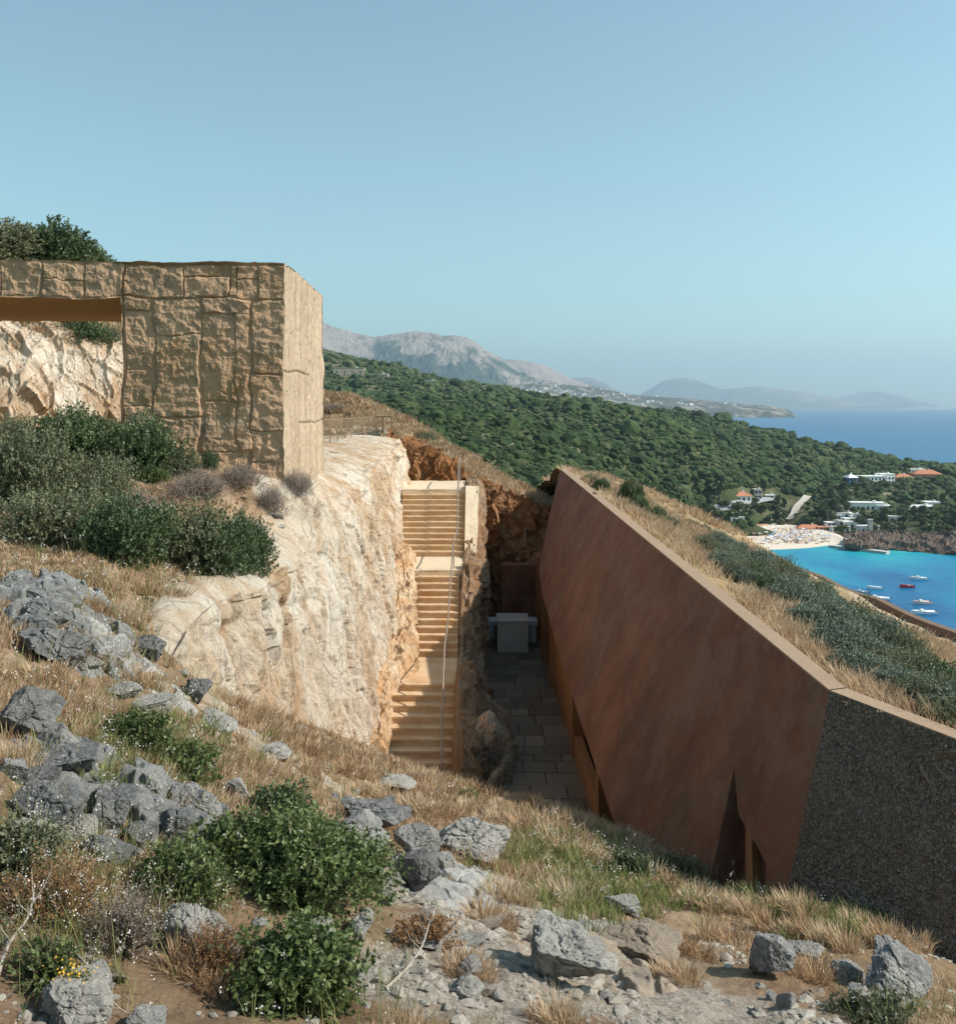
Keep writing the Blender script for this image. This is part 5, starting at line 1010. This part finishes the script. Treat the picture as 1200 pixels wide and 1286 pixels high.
def outcrop(label, cu, cv, ru, rv, mt, seed, amp):
    us = np.linspace(cu - ru, cu + ru, 260); pts = [hit(cu, v, H, 2.5, 26, 2400)[1] for v in (cv + rv, cv - rv)]; ys = np.linspace(pts[0], pts[1], 200); U, YY = np.meshgrid(us, ys); X = (U - CX) / F * YY
    V = np.stack([X, YY, H(X, YY)], -1).reshape(-1, 3); m_ = 1 - ((U - cu) / ru) ** 2 - ((YY - ys.mean()) / (ys[-1] - ys.mean())) ** 2; m_ = sstep(m_.ravel() * 1.6 + .35 * fbm(V * 2.2, 3, seed))
    f1, f2, rid = worley(V * np.array([2.4, 2.0, 1]) + vec_noise(V, 1.6, .35, 3, seed), seed); g1, g2, r2 = worley(V * 6.5 + vec_noise(V, 4, .25, 3, seed), seed + 3)
    h = (.15 + .85 * rid) * sstep((f2 - f1) * 5) * amp + (r2 - .4) * amp * .28 * sstep((g2 - g1) * 5) + fbm(V * 9, 4, seed) * amp * .13
    V[:, 2] += m_ * h - (1 - m_) * .06 - .02; return tag(obj('rock_outcrop', me_np('rock_outcrop', V, quads(260, 200), M[mt])), label, 'rock')
outcrop('wide broken grey outcrop spreading under the boulders at the left', 150, 1012, 175, 62, 'stone_dark', 141, .24)
outcrop('dark stepped outcrop in the grass above the left boulders', 75, 785, 110, 62, 'stone_dark', 142, .26)
outcrop('low grey outcrop joining the dark ledge to the start of the white cliff', 175, 838, 100, 30, 'stone_grey', 143, .16)
outcrop('low worn outcrop under the gravel at the bottom centre', 740, 1215, 150, 42, 'stone_tan', 144, .10)
outcrop('low tan outcrop showing through dry grass below the white cliff', 330, 940, 130, 22, 'stone_tan', 145, .07)
outcrop('grey outcrop below the dark stack of boulders beside the gravel', 560, 1110, 90, 34, 'stone_grey', 146, .12)
# loose stones one could pick up, then gravel
sm = [rock_mesh('loose_stone', 70 + k, 3, M[m_]) for k, m_ in enumerate(('stone_pale', 'stone_grey', 'stone_pale', 'stone_tan'))]
r = np.random.default_rng(5); cnt = 0
cent = [(600, 1150, 90, 60), (690, 1240, 120, 40), (560, 1110, 50, 30), (820, 1230, 120, 45), (1000, 1270, 120, 20), (560, 1230, 60, 50), (90, 1235, 90, 60), (330, 1200, 120, 90), (480, 965, 70, 25), (330, 900, 90, 40), (900, 1190, 130, 30), (340, 660, 30, 25), (130, 900, 120, 60)]
while cnt < 190:
    c_ = cent[r.integers(0, len(cent))]; u = c_[0] + r.normal() * c_[2]; v = c_[1] + r.normal() * c_[3]
    if not (5 < u < 1195 and v < 1284) or (v < 1000 and u > 560): continue
    x, y, z = hit(u, v, H if v > 700 else H, 3, 26, 1500); s = min(.17, float(r.lognormal(-2.95, .5))) * (y / 6) ** .5; i = int(r.integers(0, 4))
    o = obj('loose_stone', sm[i], None, (x, y, z + s * .15), label=('pale', 'bluish grey', 'chalky', 'tan')[i] + ' loose stone lying on the slope', cat='stone', group=('pale', 'bluish grey', 'chalky', 'tan')[i] + ' loose stones'); o.scale = (s, s * r.uniform(.7, 1.1), s * r.uniform(.5, .8)); o.rotation_euler = (r.uniform(-.3, .3), r.uniform(-.3, .3), r.uniform(0, 6)); cnt += 1
def polar_pts(n, u0, u1, y0, y1, rs): u = rs.uniform(u0, u1, n); Y = np.exp(rs.uniform(math.log(y0), math.log(y1), n)); return (u - CX) / F * Y, Y
x, y = polar_pts(20000, -40, 1240, 3.4, 15, r); q = np.stack([x, y, x * 0], -1); g = zone(q, GRAV) + fbm(q * 1.5, 3, 7) * .9; ok = (g > .62) | (r.random(len(x)) < .05); ok &= ~(x > np.interp(y, [9, 12, 16], [5.2, 3.6, 1.6])); x, y = x[ok], y[ok]; s = np.minimum(.05, r.lognormal(-4.6, .75, len(x))) * (y / 5) ** .4
z = H(x, y); blobs('gravel', np.stack([x, y, z + s * .2], 1), np.stack([s, s * .6], 1), r, 3, mat_stone('gravel_stone', (.40, .34, .28), (.60, .54, .46), .0, (.2, .16, .12)), 1, kind='stuff')

# ================================================================ foliage
def unit(a): return a / (np.linalg.norm(a, axis=1, keepdims=True) + 1e-9)
def leaf_quads(p, d, L, W, r):
    s = unit(np.cross(d, r.normal(0, 1, p.shape))); n = np.cross(d, s); L = L[:, None]; W = W[:, None]
    V = np.stack([p, p + d * L * .45 + s * W + n * W * .25, p + d * L, p + d * L * .45 - s * W + n * W * .25], 1).reshape(-1, 3); return V, np.arange(4 * len(p)).reshape(-1, 4)
def shrub(name, label, loc, R_, nsprig, leaf, mat, seed, cat='shrub', per=9, clumps=14, sprig=.13, group=None, airy=.0, wd=.32, rise=1.0, branches=9):
    r = np.random.default_rng(seed); R_ = np.array(R_)
    cc = unit(r.normal(0, 1, (clumps, 3))) * r.uniform(.25, .78, (clumps, 1)); cc[:, 2] = np.abs(cc[:, 2]) * .8 + .12; cr_ = r.uniform(.26, .48, clumps)
    k = r.integers(0, clumps, nsprig); dr = unit(r.normal(0, 1, (nsprig, 3)) + np.array((0, 0, .35))); rad = cr_[k] * (1 - r.random(nsprig) ** 2 * (.6 + airy)); P0 = (cc[k] + dr * rad[:, None]) * R_
    P0[:, 2] = np.maximum(P0[:, 2], .02 * R_[2]); sd_ = unit(dr + unit(P0) * .6 + np.array((0, 0, .5 * rise)) + r.normal(0, .35, (nsprig, 3)))
    t = np.tile(np.linspace(.05, 1, per), nsprig); b = np.repeat(P0, per, 0); d = np.repeat(sd_, per, 0); p = b + d * (t * sprig)[:, None]
    ld = unit(d * .55 + unit(np.cross(d, r.normal(0, 1, d.shape))) * .9); L = leaf * r.uniform(.55, 1.15, len(p)); V, Fc = leaf_quads(p, ld, L, L * wd, r)
    rn = np.clip(np.repeat(r.random(nsprig) * .6, per) + r.random(len(p)) * .4, 0, 1); rn = np.repeat(rn, 4)
    o = empty(name, loc, label=label, cat=cat, group=group); obj('foliage', me_np('foliage', V, Fc, M[mat], attrs={'rnd': rn}), o)
    mb = MB()
    for i in range(branches):
        c_ = cc[i % clumps] * R_; m_ = c_ * .5 + r.normal(0, .06, 3) * R_; m_[2] = abs(m_[2]); mb.tube([(0, 0, -.08), tuple(m_), tuple(c_), tuple(c_ * 1.15 + r.normal(0, .04, 3))], .012 * R_.mean() + .004, 5, .003)
    for i in range(0, nsprig, max(1, nsprig // 160)):
        mb.tube([tuple(P0[i] * .75), tuple(P0[i] + sd_[i] * sprig)], .004, 3, .0015, cap=False)
    mb.build('branches', M['bark'], o); return o
def place(u, v, zf=H, Y0=2.5, Y1=60): return hit(u, v, zf, Y0, Y1, 2400)
def sz(y, wpx, hpx): return wpx / F * y / 2, hpx / F * y
def near_shrub(label, u, v, w_, h_, ns_, leaf, mat, seed, **k):
    x, y, z = place(u, v); a, b = sz(y, w_, h_); return shrub('shrub', label, (x, y + a * .25, z - .03), (a * 1.12, a * .85, b * .88), ns_, leaf, mat, seed, **k)
near_shrub('largest glossy green shrub in the middle foreground', 366, 1138, 215, 104, 2300, .040, 'leaf_green', 1, clumps=34, wd=.27, airy=.15, branches=22, sprig=.12)
near_shrub('lower glossy green shrub reaching the bottom edge', 378, 1268, 165, 98, 1150, .043, 'leaf_green', 2, clumps=24, wd=.3, airy=.25, branches=20, sprig=.11)
near_shrub('small light green bush left of the largest green shrub', 222, 1132, 92, 72, 480, .036, 'leaf_green', 3, clumps=9, wd=.25)
near_shrub('low dark green bush behind the largest green shrub', 352, 1036, 84, 38, 420, .04, 'leaf_dark', 4, clumps=8)
near_shrub('green bush growing over the left shoulder of the largest shrub', 292, 1090, 90, 66, 500, .04, 'leaf_green', 5, clumps=9)
near_shrub('low bright green herb with white blossoms above the outcrop', 152, 948, 120, 44, 520, .04, 'leaf_green', 6, clumps=12, sprig=.09)
near_shrub('spreading green herb with white blossoms right of the bright one', 238, 976, 110, 42, 480, .04, 'leaf_green', 7, clumps=12, sprig=.09)
near_shrub('tiny green plant at the foot of the broad corner boulder', 1105, 1284, 110, 24, 300, .035, 'leaf_olive', 8, clumps=10, sprig=.09)
near_shrub('small weedy green tuft beside the pale bottom left boulder', 52, 1236, 44, 30, 160, .03, 'leaf_green', 9, clumps=6)
near_shrub('dry olive bush rising at the left edge below the dark boulder', 20, 1105, 84, 84, 520, .03, 'leaf_olive', 10, clumps=10, airy=.3)
near_shrub('brown twiggy bush with tiny white heads in the left foreground', 150, 1205, 90, 84, 620, .018, 'leaf_brown', 11, clumps=12, airy=.4, wd=.18, branches=24)
near_shrub('rusty dry bush left of the angular pale boulder', 60, 1165, 120, 80, 520, .02, 'leaf_rust', 12, clumps=12, airy=.4, wd=.22, branches=24)
near_shrub('orange-brown dead bush under the angular pale boulder', 255, 1232, 80, 50, 420, .022, 'leaf_rust', 13, clumps=9, airy=.4, wd=.15, branches=16)
near_shrub('rust-leaved dry twig bush beside the dead branch on the gravel', 540, 1192, 66, 26, 130, .028, 'leaf_rust', 14, clumps=7, airy=.4, branches=14)
near_shrub('small green tuft of weeds at the foot of the notched wall', 790, 1108, 70, 40, 300, .035, 'leaf_dark', 15, clumps=9, rise=1.6)
near_shrub('green weeds with white seed heads under the niche', 858, 1112, 60, 34, 240, .035, 'leaf_olive', 16, clumps=10, rise=1.6)
near_shrub('little green plant at the foot of the staircase boulder', 588, 1008, 40, 18, 110, .04, 'leaf_green', 17, clumps=6)
# prototypes that the farther shrubs are copied from
protos = {'g': shrub('shrub', None, (0, 0, -200), (1, .9, .85), 2000, .058, 'leaf_dark', 31, clumps=26, sprig=.15, airy=.2), 'o': shrub('shrub', None, (0, 0, -200), (1, .9, .8), 1800, .05, 'leaf_olive', 32, clumps=22, sprig=.19, airy=.4),
          'e': shrub('shrub', None, (0, 0, -200), (1, .95, .75), 2600, .06, 'leaf_grey', 33, clumps=30, sprig=.15), 't': shrub('shrub', None, (0, 0, -200), (1, .9, .8), 2000, .05, 'leaf_brown', 34, clumps=24, airy=.6, wd=.14, sprig=.2, branches=30, rise=1.8), 'l': shrub('shrub', None, (0, 0, -200), (1, .9, .8), 2300, .06, 'leaf_green', 35, clumps=24, sprig=.14)}
firstp = {k: True for k in protos}
def put(k, label, u, v, w_, h_, zf=H, seed=0, name='shrub', group=None, Y0=8, Y1=60, loc=None):
    x, y, z = loc or place(u, v, zf, Y0, Y1); a, b = sz(y, w_, h_); o = protos[k] if firstp[k] else dup(protos[k]); firstp[k] = False; rr = random.Random(seed * 7 + 1)
    o.name = name; o.location = (x, y + a * .3, z - .05); o.rotation_euler = (0, 0, rr.uniform(0, 6.28)); o.scale = (a * 1.1, a * 1.0, b / .85); tag(o, label, 'shrub', group); return o
L = [('g', 'dark round bush left of centre against the pale rock wall', 88, 578, 118, 66), ('g', 'dark leafy bush at the foot of the gateway pillar', 178, 590, 108, 68), ('l', 'small bright bush below the dark leafy bush at the pillar', 190, 606, 50, 24), ('o', 'large olive bush at the far left on the bank', 22, 640, 150, 108), ('o', 'olive bush right of the large far left one', 112, 640, 110, 74), ('o', 'green-olive shrub cut by the left edge above the rocks', 10, 570, 80, 50),
     ('o', 'wide olive shrub low on the left bank', 60, 690, 150, 80), ('g', 'dark green shrub in the middle of the long hedge', 150, 704, 130, 78), ('o', 'tall greyish shrub in the long hedge', 215, 712, 130, 86), ('g', 'dark shrub near the cliff end of the long hedge', 262, 722, 110, 78), ('g', 'last dark shrub of the hedge beside the cliff edge', 304, 718, 84, 70), ('t', 'purple-grey twiggy shrub topping the cliff end of the hedge', 300, 690, 90, 44),
     ('t', 'grey twiggy tussock left of the gateway corner', 244, 628, 84, 44), ('t', 'grey-brown tussock right below the pillar', 296, 612, 70, 34), ('t', 'dry round tussock between the hedge and the gateway corner', 338, 645, 46, 40), ('t', 'dry tussock nearest the gateway corner', 372, 628, 52, 42), ('t', 'tallest dry tussock on the cliff brink', 376, 664, 58, 40), ('g', 'tiny green bush against the pillar foot', 262, 590, 24, 26), ('l', 'small bright green bush right of the olive shrubs', 118, 600, 60, 24),
     ('t', 'thin grey shrub behind the dark bushes', 160, 650, 90, 40), ('o', 'small olive shrub between the dark bushes', 138, 566, 50, 44), ('o', 'sage-coloured shrub under the pillar', 224, 596, 60, 34)]
for i, (k, lb, u, v, w_, h_) in enumerate(L): put(k, lb, u, v, w_, h_, seed=i)
def upz(x, y): return up_f(x, y)
# right slope hedge: points along its axis
R1 = [(742, 608, 24, 14, 'o'), (756, 616, 28, 16, 'g'), (792, 634, 40, 34, 'g'), (806, 650, 36, 26, 'g'), (826, 656, 30, 20, 'g'), (843, 662, 28, 14, 'o')]
for i, (u, v, w_, h_, k) in enumerate(R1): put(k, ['small sage bush at the top of the dry slope behind the wall', 'dark bush second from the top of the dry slope', 'tallest dark bush on the dry slope behind the wall', 'wide dark bush just below the tallest one on the dry slope', 'round dark bush on the skyline of the dry slope', 'low sage bush ending the skyline row on the dry slope'][i], u, v, w_, h_, Rz, i + 50, Y0=14, Y1=110)
rr = random.Random(21); ax = [(888, 690), (925, 715), (955, 738), (985, 760), (1020, 790), (1060, 825), (1100, 850), (1140, 880), (1180, 902), (1215, 918)]; hw = [16, 26, 34, 40, 46, 52, 50, 44, 36, 30]; n_ = 0
for j in range(74):
    t = rr.uniform(0, 9) if j > 9 else j; a = np.interp(t, range(10), [p[0] for p in ax]); b = np.interp(t, range(10), [p[1] for p in ax]); hh = np.interp(t, range(10), hw); q_ = rr.uniform(-.5, .9) * (.8 if j > 9 else 0)
    u = a + q_ * hh * .75; v = b - q_ * hh * .65 + 4; wpx = rr.uniform(.8, 1.2) * (42 + 7.5 * t); put(rr.choice('eeeego'), 'grey-green shrub in the dense thicket running down behind the rust-coloured wall', u, v, wpx, wpx * .52, Rz, j + 90, group='shrubs of the thicket on the dry slope', Y0=11, Y1=60)
for j, (u, v) in enumerate([(985, 728), (1000, 734), (1016, 741), (1033, 749), (972, 722)]): put('e', 'low shrub in the small outer thicket beside the sandy path', u, v, 34, 14, Rz, j + 200, group='shrubs of the small outer thicket', Y0=20, Y1=80)
for j, (u, v, w_, h_) in enumerate([(884, 672, 24, 14), (900, 684, 26, 12), (866, 664, 26, 12)]): put('g', 'dark bush on the outer skyline above the beach', u, v, w_, h_, Rz, j + 300, group='dark bushes on the outer skyline', Y0=30, Y1=110)
def vert_near(Vs, u, v):
    pu = CX + Vs[:, 0] / Vs[:, 1] * F; pv_ = CY - Vs[:, 2] / Vs[:, 1] * F; return tuple(Vs[np.argmin((pu - u) ** 2 + (pv_ - v) ** 2)])
for j, (u, v, w_, h_, k, lb) in enumerate([(532, 556, 34, 16, 'o', 'olive bush on the crest of the grassy bank above the steps'), (556, 570, 26, 10, 't', 'dry bush right of the olive bush on the grassy bank'), (640, 618, 26, 10, 'o', 'small olive tuft on the bank crest near the wall top'), (674, 634, 26, 12, 'o', 'bush at the lower end of the bank beside the wall top'), (600, 596, 24, 8, 't', 'dry tuft midway along the bank crest'), (418, 518, 40, 14, 't', 'dry grass bush beyond the steel railing')]):
    put(k, lb, u, v, w_, h_, seed=j + 400, loc=vert_near(bank_V, u, v))
for j, (u, v, w_, h_, k, lb) in enumerate([(100, 432, 80, 38, 'g', 'dark bush hanging over the pale rock wall inside the gateway'), (132, 440, 50, 34, 'o', 'olive bush beside the pillar on top of the pale rock wall'), (66, 418, 50, 26, 't', 'dry bush left of the dark one on the pale rock wall'), (-4, 432, 46, 44, 'l', 'bright leafy bush at the left edge under the lintel'), (172, 450, 50, 30, 'o', 'bush on the rock wall hidden mostly by the pillar')]):
    put(k, lb, u, v, w_, h_, seed=j + 500, loc=vert_near(up_V, u, v))
# the two trees behind the lintel
def tree(label, u, v, Y, R_, hgt, mat, seed, n=1500):
    x, y, z = P(u, v, Y); z -= hgt * .55; o = shrub('tree', label, (x, y, z), R_, n, .16, mat, seed, cat='tree', per=9, clumps=26, sprig=.34, branches=1, wd=.34); c = o.children[0]; c.name = 'crown'
    c.location = (0, 0, hgt * .35); o.children[1].location = (0, 0, hgt * .35)
    mb = MB(); mb.tube([(0, 0, -1), (.1, 0, hgt * .3), (0, .1, hgt * .7)], .17, 9, .08); r = random.Random(seed)
    for i in range(8): a = r.uniform(0, 6.28); mb.tube([(0, 0, hgt * .3), (math.cos(a) * R_[0] * .4, math.sin(a) * R_[1] * .4, hgt * .55), (math.cos(a) * R_[0] * .75, math.sin(a) * R_[1] * .75, hgt * (.7 + r.uniform(0, .2)))], .08, 6, .02)
    mb.build('trunk', M['bark'], o); return o
tree('bright green tree at the left edge above the lintel', 8, 312, 46, (1.35, 1.3, 1.9), 3.6, 'leaf_olive', 601)
tree('large dark evergreen tree rising behind the lintel', 62, 318, 48, (2.0, 1.7, 2.0), 3.7, 'leaf_dark', 602, 2400)
tree('lower dark evergreen right of the large one behind the lintel', 106, 326, 50, (1.5, 1.4, 1.35), 3.0, 'leaf_dark', 603, 1500)

# ================================================================ grass
def blades(name, x, y, z, hgt, spread, nb, r, mat, wk=.00062, curve=.5, kind='stuff', rn0=0., rn1=1., hgt_var=.5):
    n = len(x); k = np.repeat(np.arange(n), nb); m = len(k); a = r.uniform(0, 6.283, m); rad = spread[k] * np.sqrt(r.random(m)); b = np.stack([x[k] + np.cos(a) * rad, y[k] + np.sin(a) * rad, z[k]], 1)
    h = hgt[k] * (1 - hgt_var * r.random(m)); ln = unit(np.stack([np.cos(a) * .5 + r.normal(0, .28, m), np.sin(a) * .5 + r.normal(0, .28, m), np.full(m, 1.1)], 1)); sd_ = unit(np.stack([-np.sin(a), np.cos(a), np.zeros(m)], 1) + r.normal(0, .4, (m, 3)))
    w_ = np.maximum(.0022, wk * y[k])[:, None]; dn_ = np.stack([np.cos(a), np.sin(a), np.full(m, -.35)], 1) * curve * r.uniform(.1, 1, (m, 1))
    p1 = b + ln * h[:, None] * .55; p2 = b + ln * h[:, None] + dn_ * h[:, None] * .5; b[:, 2] -= .03
    V = np.stack([b - sd_ * w_, b + sd_ * w_, p1 + sd_ * w_ * .8, p1 - sd_ * w_ * .8, p2 + sd_ * w_ * .12, p2 - sd_ * w_ * .12], 1).reshape(-1, 3)
    o6 = np.arange(m)[:, None] * 6; Fc = np.concatenate([o6 + np.array([[0, 1, 2, 3]]), o6 + np.array([[3, 2, 4, 5]])]); rn = np.clip(np.repeat(rn0 + (rn1 - rn0) * (r.random(n)[k] * .6 + r.random(m) * .4), 6), 0, 1)
    return obj(name, me_np(name, V, Fc, M[mat], attrs={'rnd': rn}), kind=kind), p2
r = np.random.default_rng(77)
BARE = [(600, 1150, 7.4, .9, 1.2), (690, 1225, 6.2, 1.15, 1.3), (820, 1235, 6, .9, .9), (560, 1240, 5.4, .7, 1.), (560, 1100, 8.6, .6, .8), (770, 1185, 7.6, .9, .7), (330, 1240, 4.7, .5, .6), (240, 1262, 4.4, .5, .7), (345, 700, 16, 1.2, .8), (380, 680, 19, 1.3, .9), (420, 1200, 5.4, .5, .5), (960, 1265, 5.8, .6, .6)]
def slope_mask(x, y):
    e = xe(y); yb = np.interp(x, CRX, CRY, left=20.2)
    inw_ = (x < e - .15) & (y > 11); fr = (x > e + .05 * 0) & (y < yb - .1) & ~((y > 11) & (x < e + .5)) | (y <= 11)
    wall_x = np.interp(y, [8.6, 9.4, 10.5, 11.8, 13.4, 16, 17], [5.0, 4.5, 3.5, 3.0, 2.75, 2.25, 2.2]); return (inw_ & (y < 28)) | (fr & (x < wall_x - .04) & (y < yb - .1))
x, y = polar_pts(60000, -30, 1230, 3.3, 24, r); q = np.stack([x, y, x * 0], -1)
dn1 = fbm(q * .9, 4, 31) + .5 * fbm(q * 3, 3, 33); bare = zone(q, BARE); ok = slope_mask(x, y) & (dn1 - bare * .9 - .04 + .16 * (y > 7.5) + .14 * (y > 10) > r.random(len(x)) * .8 - .02)
ok &= ~((x > -7.5) & (y > 19.4) & (x < -3.3)) & ~((y > 20) & (x > -8)); x, y = x[ok], y[ok]; z = H(x, y); hh = np.clip(.14 + .09 * fbm(np.stack([x, y, x * 0], -1) * .7, 3, 41) * 2 + .05 * r.normal(size=len(x)), .05, .36) * np.interp(y, [4, 8, 14], [.5, .72, 1.05]) * .85
print('tufts', len(x)); blades('dry_grass', x, y, z, hh, np.full(len(x), .05) + y * .002, 15, r, 'grass_dry')
# bigger tussocks
tc = [(560, 1000), (530, 985), (450, 975), (400, 950), (340, 905), (230, 820), (160, 780), (110, 770), (200, 750), (60, 850), (130, 900), (300, 870), (850, 1230), (1010, 1225), (1150, 1180), (1120, 1190), (1050, 1190), (940, 1150), (880, 1140), (690, 1060), (720, 1075), (640, 1040), (265, 1240), (240, 1225), (590, 1225), (640, 1130), (620, 1160), (700, 1130), (870, 1200), (700, 1290), (560, 1030), (520, 1020), (240, 760), (600, 1020), (1170, 1195), (1090, 1170), (980, 1175), (1000, 1150), (820, 1110), (760, 1090), (470, 1000), (60, 1010), (20, 960), (140, 840), (180, 860), (1020, 1180), (905, 1185)]
tc = [(u + dx, v + dy) for u, v in tc for dx, dy in ((0, 0), (14, 6), (-16, -3))]
pt = np.array([place(u, v) for u, v in tc]); ok = slope_mask(pt[:, 0], pt[:, 1]); pt = pt[ok]; blades('dry_grass', pt[:, 0], pt[:, 1], pt[:, 2], r.uniform(.13, .27, len(pt)) * np.interp(pt[:, 1], [4, 12], [.7, 1.15]), np.full(len(pt), .07) + pt[:, 1] * .004, 130, r, 'grass_dry', rn0=.15)
# green-tinged grass at the foot of the wall and on the brink
gu = np.concatenate([r.normal(700, 50, 140), r.normal(1060, 55, 120), r.normal(880, 60, 90), r.normal(180, 60, 150), r.normal(760, 40, 140)]); gv = np.concatenate([r.normal(1065, 22, 140), r.normal(1150, 18, 120), r.normal(1125, 14, 90), r.normal(950, 25, 150), r.normal(1120, 25, 140)])
pt = np.array([place(u, v) for u, v in zip(gu, gv)]); ok = slope_mask(pt[:, 0], pt[:, 1]); pt = pt[ok]; blades('green_grass', pt[:, 0], pt[:, 1], pt[:, 2], r.uniform(.10, .26, len(pt)), np.full(len(pt), .08), 22, r, 'grass_green')
# grass on the slope behind the wall, thinning seawards
x = r.uniform(3.2, 26, 90000); y = np.exp(r.uniform(math.log(9), math.log(105), 90000)); wx = np.interp(y, [8.5, 9.6, 11.5, 36, 46, 130], [6.9, 6.05, 4.72, 3.6, 3.2, 3.2]); zz = Rz(x, y); u_ = CX + x / y * F; q = np.stack([x, y, x * 0], -1); wlx = np.interp(y, [p[1] for p in wpts], [p[0] for p in wpts])
ok = ~((x > wlx - 3.2) & (x < wlx + .5) & (y < 50)) & (x > wx) & (u_ < 1240) & (fbm(q * .5, 3, 51) + .25 - (x - wx) * .035 > r.random(len(x)) * .8 - .2); x, y, zz = x[ok], y[ok], zz[ok]; k = r.permutation(len(x))[:17000]; x, y, zz = x[k], y[k], zz[k]
blades('slope_grass', x, y, zz, r.uniform(.16, .42, len(x)), np.full(len(x), .1) + y * .003, 11, r, 'grass_dry', rn0=.1, wk=.0006)
for Vs, n_, lo in ((bank_V, 3800, .25), (up_V, 3000, .25)):
    k = r.integers(0, len(Vs), n_); pt = Vs[k] + r.normal(0, .12, (n_, 3)) * np.array((1, 1, 0)); k2 = pt[:, 1] < 60; pt = pt[k2]; blades('bank_grass', pt[:, 0], pt[:, 1], pt[:, 2], r.uniform(lo, lo * 2, len(pt)), np.full(len(pt), .18), 14, r, 'grass_dry', rn0=.0, wk=.0007)
# flowering weeds: thin stems, small white heads
fz = [(60, 1120, 70, 60, 330), (150, 1150, 80, 50, 300), (120, 860, 110, 40, 260), (230, 790, 90, 40, 240), (240, 730, 90, 16, 150), (60, 730, 60, 25, 90), (190, 940, 70, 28, 260), (150, 1050, 90, 30, 120), (700, 1080, 60, 25, 170), (800, 1110, 60, 25, 120), (540, 985, 80, 20, 60), (430, 1270, 90, 30, 70), (960, 1120, 60, 12, 50), (330, 1000, 70, 20, 70), (1150, 1280, 40, 10, 50), (860, 1090, 50, 20, 70)]
fz = [(a, b, c_, d_, int(n_ * .55)) for a, b, c_, d_, n_ in fz]; U_ = np.concatenate([r.normal(a, c_, n_) for a, b, c_, d_, n_ in fz]); V_ = np.concatenate([r.normal(b, d_, n_) for a, b, c_, d_, n_ in fz]); pt = np.array([place(u, min(v, 1330)) for u, v in zip(U_, V_)]); ok = slope_mask(pt[:, 0], pt[:, 1]); pt = pt[ok]
_, tips = blades('weed_stems', pt[:, 0], pt[:, 1], pt[:, 2], r.uniform(.16, .42, len(pt)), np.full(len(pt), .05), 4, r, 'grass_green', wk=.0004, curve=.25, rn0=.3)
hd = np.repeat(tips[r.random(len(tips)) < .22], 9, 0); hd = hd + r.normal(0, .011, hd.shape) * (hd[:, 1:2] / 9 + .5); s_ = np.maximum(.0042, .0007 * hd[:, 1]) * r.uniform(.6, 1.3, len(hd)); dd = unit(r.normal(0, 1, hd.shape) * .7 + np.array((0, 0, .1))); Vh, Fh = leaf_quads(hd, dd, s_ * 2, s_ * .9, r)
obj('white_flower_heads', me_np('white_flower_heads', Vh, Fh, M['petal']), kind='stuff')
for j, (u, v, lb) in enumerate([(92, 1276, 'small clump of yellow flowers on the large pale bottom left boulder'), (336, 1262, 'small clump of yellow flowers beside the lower green shrub')]):
    x, y, z = place(u, v); o = shrub('yellow_flowers', lb, (x, y, z + (.1 if j == 0 else 0)), (.07, .06, .09), 60, .02, 'leaf_green', 700 + j, cat='flowers', clumps=5, sprig=.03, branches=3, per=5); hp_ = r.normal(0, 1, (70, 3)) * np.array((.05, .04, .02)) + np.array((0, 0, .09)); Vh, Fh = leaf_quads(hp_, unit(r.normal(0, 1, hp_.shape)), np.full(70, .013), np.full(70, .006), r); obj('blossoms', me_np('blossoms', Vh, Fh, M['yellow']), o)
# dry litter and fallen twigs, dead branches
def branch(label, pts, r0, seed, name='dead_branch'):
    rr = random.Random(seed); W_ = [place(u, v) for u, v, h in pts]; W_ = [(x, y, z + h) for (x, y, z), (_, _, h) in zip(W_, pts)]; o = empty(name, W_[0], label=label, cat='branch'); of = -Vector(W_[0])
    MB().tube(catmull(np.array(W_), 12), r0, 7, r0 * .35).build('limb', M['deadwood'], o, loc=of, smooth=True); c = catmull(np.array(W_), 14)
    for k in range(3, 13): d = np.array([rr.uniform(-1, 1), rr.uniform(-.6, .6), rr.uniform(.1, 1)]); L_ = rr.uniform(.05, .17); MB().tube([c[k], c[k] + d * L_ * .6, c[k] + d * L_ + np.array((0, 0, .03))], r0 * .3, 5, r0 * .12).build('twig', M['deadwood'], o, loc=of)
    return o
branch('bent dead branch rising from the gravel beside the rusty twigs', [(484, 1246, .01), (512, 1228, .06), (530, 1214, .12), (540, 1196, .2)], .011, 1)
branch('long thin dead stick lying across the bottom left boulder', [(88, 1216, .08), (110, 1246, .12), (140, 1276, .06), (170, 1290, .03)], .006, 2)
branch('dark forked branch at the left edge in the brown weeds', [(-6, 1238, .0), (10, 1206, .06), (36, 1184, .12), (44, 1160, .2)], .011, 3)
branch('thin dead twig standing in front of the angular pale boulder', [(216, 1206, 0), (208, 1186, .05), (200, 1168, .1), (204, 1150, .14)], .004, 4)
